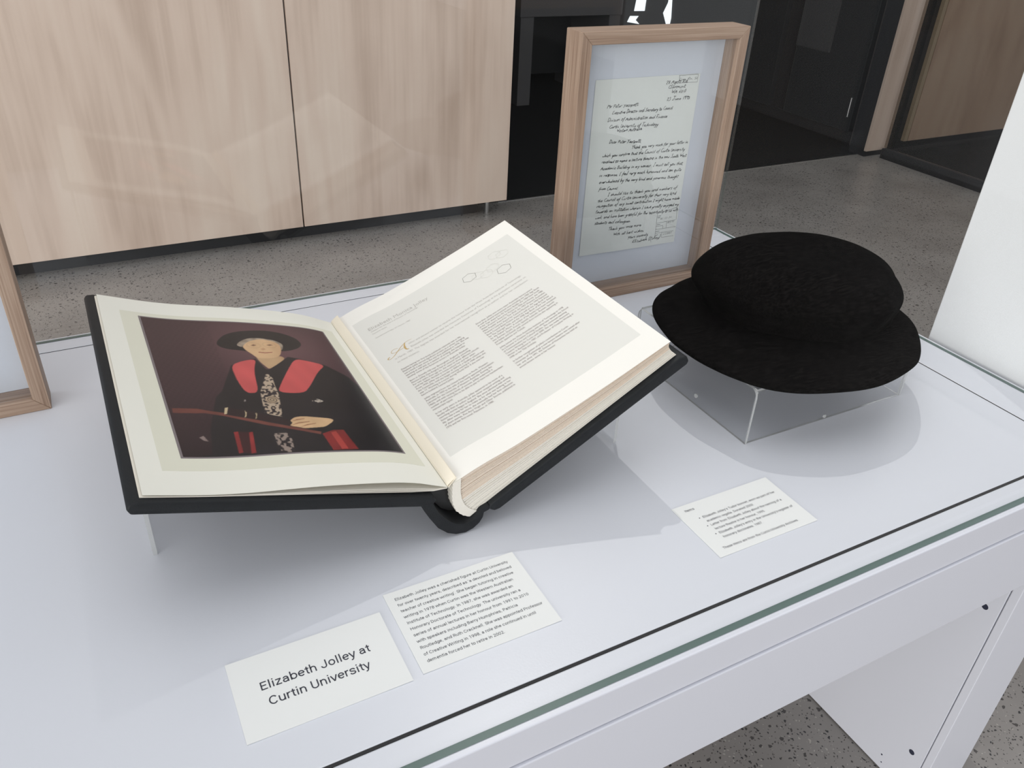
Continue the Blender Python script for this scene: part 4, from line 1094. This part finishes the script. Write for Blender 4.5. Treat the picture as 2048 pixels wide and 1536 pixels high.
    fill('brooch', np.where((smooth_noise(120, 61) > 0.45)[..., None], lin(196, 184, 170), lin(50, 44, 46)))
    fill('button', lin(150, 140, 136)); fill('knob', lin(126, 110, 106), 0.6, 60, 71)
    return img.reshape(nx, ss, ny, ss, 3).mean((1, 3)) * 0.88
NXP, NYP = 250, 330
img = paint(NXP, NYP)
PX0, PX1, PY0, PY1 = .0365, .2620, .7010, 1.0090
mb = MB()
gx = np.linspace(PX0, PX1, NXP); gy = np.linspace(PY0, PY1, NYP)
GXX, GYY = np.meshgrid(gx, gy, indexing='ij')
tw_ = 0.010 * np.clip((.2923 - GXX) / .3, 0, 1.1) * np.clip((GYY - .64) / .42, 0, 1.1)
GZZ = TZ + np.interp(GXX, LX, LZ) + tw_ + 0.00036
bx, by, bz = BASE[bk]
co = np.stack([GXX - bx, GYY - by, GZZ - bz], -1).reshape(-1, 3)
ii, jj = np.meshgrid(np.arange(NXP - 1), np.arange(NYP - 1), indexing='ij')
q = np.stack([ii * NYP + jj, (ii + 1) * NYP + jj, (ii + 1) * NYP + jj + 1, ii * NYP + jj + 1], -1).reshape(-1, 4)
me = bpy.data.meshes.new('portrait_print')
me.vertices.add(len(co)); me.vertices.foreach_set('co', co.ravel())
me.loops.add(q.size); me.loops.foreach_set('vertex_index', q.ravel())
me.polygons.add(len(q)); me.polygons.foreach_set('loop_start', np.arange(len(q)) * 4)
me.polygons.foreach_set('use_smooth', [True] * len(q))
me.update(calc_edges=True)
ca = me.color_attributes.new('Col', 'FLOAT_COLOR', 'POINT')
ca.data.foreach_set('color', np.concatenate([img.reshape(-1, 3), np.ones((NXP * NYP, 1))], 1).astype(np.float32).ravel())
me.materials.append(M['photo_print'])
po = bpy.data.objects.new('portrait_print', me); COL.objects.link(po); po.parent = lp
tag(po, label='colour print of a seated person in black gown, red facings and black bonnet')

# ---------------------------------------------------------------- acrylic book cradle
cr = thing('acrylic_cradle', (0.28, 0.84, TZ), 'clear acrylic cradle propping up the open book', 'book stand')
def acrylic_plate(name, poly, y0, y1, parent):
    mb = MB().extrude_y([(x, TZ + z) for x, z in poly], y0, y1)
    # end faces (first two) are cut edges
    mb.mi = [1, 1] + [0] * (len(mb.f) - 2)
    return mb.build(name, [M['acrylic'], M['acrylic_edge']], parent, fix=True)
CY0, CY1 = 0.712, 0.985
acrylic_plate('leg', [(-.0105, .0003), (-.0060, .0003), (-.0060, .1370), (-.0105, .1370)], 0.745, CY1, cr)
acrylic_plate('leg', [(.5655, .0003), (.5700, .0003), (.5700, .1365), (.5655, .1365)], CY0, CY1, cr)
acrylic_plate('shelf', [(-.0105, .1375), (.2300, .0618), (.2300, .0662), (-.0105, .1425)], 0.745, CY1, cr)
acrylic_plate('shelf', [(.3700, .0262), (.5700, .1370), (.5700, .1415), (.3700, .0308)], CY0, CY1, cr)

# ---------------------------------------------------------------- acrylic riser and bonnet
rs = thing('acrylic_riser', (0.883, 0.76, TZ), 'clear acrylic riser box under the black bonnet', 'display stand')
RX0, RX1, RY0, RY1, RH = 0.7286, 1.0380, 0.6345, 0.900, 0.086
def acr_box(name, a, thin):
    mb = MB().box(*a)
    big = {'y': (2, 4), 'x': (3, 5), 'z': (0, 1)}[thin]
    mb.mi = [0 if i in big else 1 for i in range(6)]
    return mb.build(name, [M['acrylic'], M['acrylic_edge']], rs, fix=False)
# side plates with rounded front top corners
for xa, xb in ((RX0, RX0 + 0.003), (RX1 - 0.003, RX1)):
    r = 0.012
    prof = [(RY0, TZ + 0.0003), (RY1, TZ + 0.0003), (RY1, TZ + RH - r)]
    prof += [(RY1 - r + r * math.cos(a), TZ + RH - r + r * math.sin(a)) for a in np.linspace(0, math.pi / 2, 6)][1:]
    prof += [(RY0 + r - r * math.sin(a), TZ + RH - r + r * math.cos(a)) for a in np.linspace(0, math.pi / 2, 6)]
    n = len(prof)
    mb = MB().add([(xa, y, z) for y, z in prof] + [(xb, y, z) for y, z in prof],
                  [tuple(range(n - 1, -1, -1)), tuple(range(n, 2 * n))] + [(i, (i + 1) % n, (i + 1) % n + n, i + n) for i in range(n)])
    mb.mi = [0, 0] + [1] * n
    sd = mb.build('side_plate', [M['acrylic'], M['acrylic_edge']], rs)
    if xa == RX0:
        MB().cyl((xa - 0.0016, 0.742, TZ + 0.016), (xa, 0.742, TZ + 0.016), 0.0032, 14).build('bumper', M['acrylic_edge'], sd)
acr_box('top_plate', (RX0 + 0.0032, RX1 - 0.0032, RY0 + 0.003, RY1 - 0.003, TZ + RH - 0.003, TZ + RH), 'z')
fp = acr_box('front_plate', (RX0 + 0.0032, RX1 - 0.0032, RY0 + 0.001, RY0 + 0.004, TZ + 0.0003, TZ + RH - 0.0032), 'y')
acr_box('back_plate', (RX0 + 0.0032, RX1 - 0.0032, RY1 - 0.004, RY1 - 0.001, TZ + 0.0003, TZ + RH - 0.0032), 'y')
MB().cyl((0.877, RY0 - 0.0006, TZ + 0.006), (0.877, RY0 + 0.001, TZ + 0.006), 0.0026, 14).build('bumper', M['acrylic_edge'], fp)

ht = thing('tudor_bonnet', (0.90, 0.77, TZ + RH), 'soft black velvet bonnet with a wide brim on the acrylic riser', 'hat')
HC = (0.890, 0.765)
brim_pts = [(.880, .948), (.794, .919), (.751, .894), (.722, .859), (.702, .805), (.6996, .760), (.7006, .721), (.713, .679), (.724, .6385), (.758, .607),
            (.8004, .585), (.8687, .571), (.9251, .574), (.9733, .587), (1.0156, .613), (1.0476, .6406), (1.0799, .6766), (1.0944, .7037), (1.105, .765), (1.078, .862), (.985, .935)]
ang = np.array([math.atan2(y - HC[1], x - HC[0]) for x, y in brim_pts]); rad = np.array([math.hypot(x - HC[0], y - HC[1]) for x, y in brim_pts])
o_ = np.argsort(ang); ang, rad = ang[o_], rad[o_]
NA = 120
TH = np.linspace(-math.pi, math.pi, NA, endpoint=False)
RB = np.interp(TH, np.concatenate([ang - 2 * math.pi, ang, ang + 2 * math.pi]), np.tile(rad, 3))
RB = np.convolve(np.tile(RB, 3), np.ones(5) / 5, 'same')[NA:2 * NA]
def brim():
    mb = MB()
    prof = [(0.0, 0.0000), (0.5, 0.0000), (0.80, 0.0002), (0.93, 0.0004), (0.985, 0.0012), (1.0, 0.0045), (0.99, 0.0080), (0.95, 0.0100), (0.85, 0.0115), (0.7, 0.0125), (0.5, 0.0130), (0.0, 0.0130)]
    vs, rows = [], []
    for k, (s, h) in enumerate(prof):
        row = []
        for i, (t, R_) in enumerate(zip(TH, RB)):
            if s == 0.0 and i > 0:
                row.append(row[0]); continue
            wob = 0.0030 * math.sin(3 * t + 0.6) + 0.0020 * math.sin(5 * t + 1.1) + 0.0012 * math.sin(9 * t)
            r_ = R_ * s
            row.append(len(vs))
            vs.append((HC[0] + r_ * math.cos(t), HC[1] + r_ * math.sin(t), TZ + RH + 0.0006 + h + max(0, wob + 0.0015) * s ** 3))
        rows.append(row)
    fs = []
    for a, b in zip(rows[:-1], rows[1:]):
        for i in range(NA):
            j = (i + 1) % NA
            f = []
            for v in (a[i], a[j], b[j], b[i]):
                if v not in f: f.append(v)
            if len(f) > 2: fs.append(tuple(f))
    mb.add(vs, fs)
    return mb.build('brim', M['velvet'], ht, smooth=True)
brim()
def crown():
    mb = MB()
    cx, cy, ra, rb, yaw = 0.934, 0.786, 0.170, 0.140, -0.342
    NV = 30
    vs, rows = [], []
    for k in range(NV + 1):
        ph = k / NV * math.pi / 2                      # 0 at the band, pi/2 at the top
        row = []
        for i, t in enumerate(TH):
            if k == NV and i > 0:
                row.append(row[0]); continue
            # soft pouch: pinched at the band, bulging above it, loose pleats round it
            rr = math.cos(ph) ** 0.55
            pinch = 1 - 0.15 * math.exp(-(ph / 0.30) ** 2) * (1 - 0.7 * math.cos(t - 0.6))
            pleat = 1 + (0.014 * math.sin(7 * t + 0.9 * math.sin(3 * t)) + 0.010 * math.sin(13 * t + 1.3)) * math.cos(ph) ** 1.5
            lobe = 1 + 0.035 * math.sin(2 * t + 0.5) + 0.03 * math.sin(3 * t - 0.8)
            x = ra * rr * pinch * pleat * lobe * math.cos(t); y = rb * rr * pinch * pleat * lobe * math.sin(t)
            X = cx + x * math.cos(yaw) - y * math.sin(yaw); Y = cy + x * math.sin(yaw) + y * math.cos(yaw)
            zz = 0.102 * math.sin(ph) ** 0.9 * (1 - 0.10 * math.cos(t - 0.3) * math.cos(ph)) - 0.010 * math.exp(-(((X - 0.95) / 0.06) ** 2 + ((Y - 0.76) / 0.05) ** 2))
            row.append(len(vs)); vs.append((X, Y, TZ + RH + 0.0105 + max(zz, 0)))
        rows.append(row)
    fs = []
    for a, b in zip(rows[:-1], rows[1:]):
        for i in range(NA):
            j = (i + 1) % NA
            f = []
            for v in (a[i], a[j], b[j], b[i]):
                if v not in f: f.append(v)
            if len(f) > 2: fs.append(tuple(f))
    fs.append(tuple(rows[0][::-1]))
    mb.add(vs, fs)
    return mb.build('crown', M['velvet'], ht, smooth=True)
crown()

# ---------------------------------------------------------------- caption cards
def card(name, x0, x1, y0, y1, label):
    t = thing(name, ((x0 + x1) / 2, (y0 + y1) / 2, TZ), label, 'caption card', 'caption cards on the table')
    mb = MB()
    n = 8
    vs = []
    for i in range(n):
        for j in range(n):
            u, v = i / (n - 1), j / (n - 1)
            c = 0.00025 * (u ** 6 + (1 - u) ** 6) * (0.4 + 0.6 * abs(2 * v - 1))
            vs.append((x0 + (x1 - x0) * u, y0 + (y1 - y0) * v, TZ + 0.0009 + c))
    fs = [(i * n + j, (i + 1) * n + j, (i + 1) * n + j + 1, i * n + j + 1) for i in range(n - 1) for j in range(n - 1)]
    mb.add(vs, fs)
    o = mb.build('card', M['card'], t, fix=False)
    s = o.modifiers.new('thickness', 'SOLIDIFY'); s.thickness = 0.0007; s.offset = -1
    def surf(x, y):
        u = (x - x0) / (x1 - x0); v = (y - y0) / (y1 - y0)
        return (x, y, TZ + 0.0009 + 0.00025 * (u ** 6 + (1 - u) ** 6) * (0.4 + 0.6 * abs(2 * v - 1)) + 0.00018)
    return t, surf
t, sf = card('caption_card', .028, .1805, .473, .5645, 'white title card reading Elizabeth Jolley at Curtin University in large letters')
mb = MB()
for s, x, y, x1 in CARD1: sans_line(mb, s, x, y, x1 - x, sf)
mb.build('lettering', M['print_ink'], t, fix=False)
t, sf = card('caption_card', .1915, .3435, .4755, .5845, 'white caption card with a long paragraph, between title card and book spine')
mb = MB()
kk = 0.1310 / (sum(SANS[ch][0] for ch in CARD2[0]) - 1.2)
for i, s in enumerate(CARD2): sans_line(mb, s, .2005, .5715 - i * 0.00858, None, sf, kk, 0.40)
mb.build('lettering', M['print_ink'], t, fix=False)
t, sf = card('caption_card', .5525, .7030, .4765, .567, 'white caption card headed Items with a bulleted list, below the bonnet')
mb = MB()
kk = 0.1140 / (sum(SANS[ch][0] for ch in CARD3[1][0]) - 1.2)
for i, (s, x, y) in enumerate(CARD3): sans_line(mb, s, x, y, None, sf, kk * (1.12 if i == 0 else 1), 0.40)
for y in (.5400, .5250, .5100):
    a = [(0.5738 + 0.0008 * math.cos(k * math.pi / 4), y + 0.0008 * math.sin(k * math.pi / 4)) for k in range(8)]
    mb.add([sf(*p) for p in a], [tuple(range(8))])
mb.build('lettering', M['print_ink'], t, fix=False)
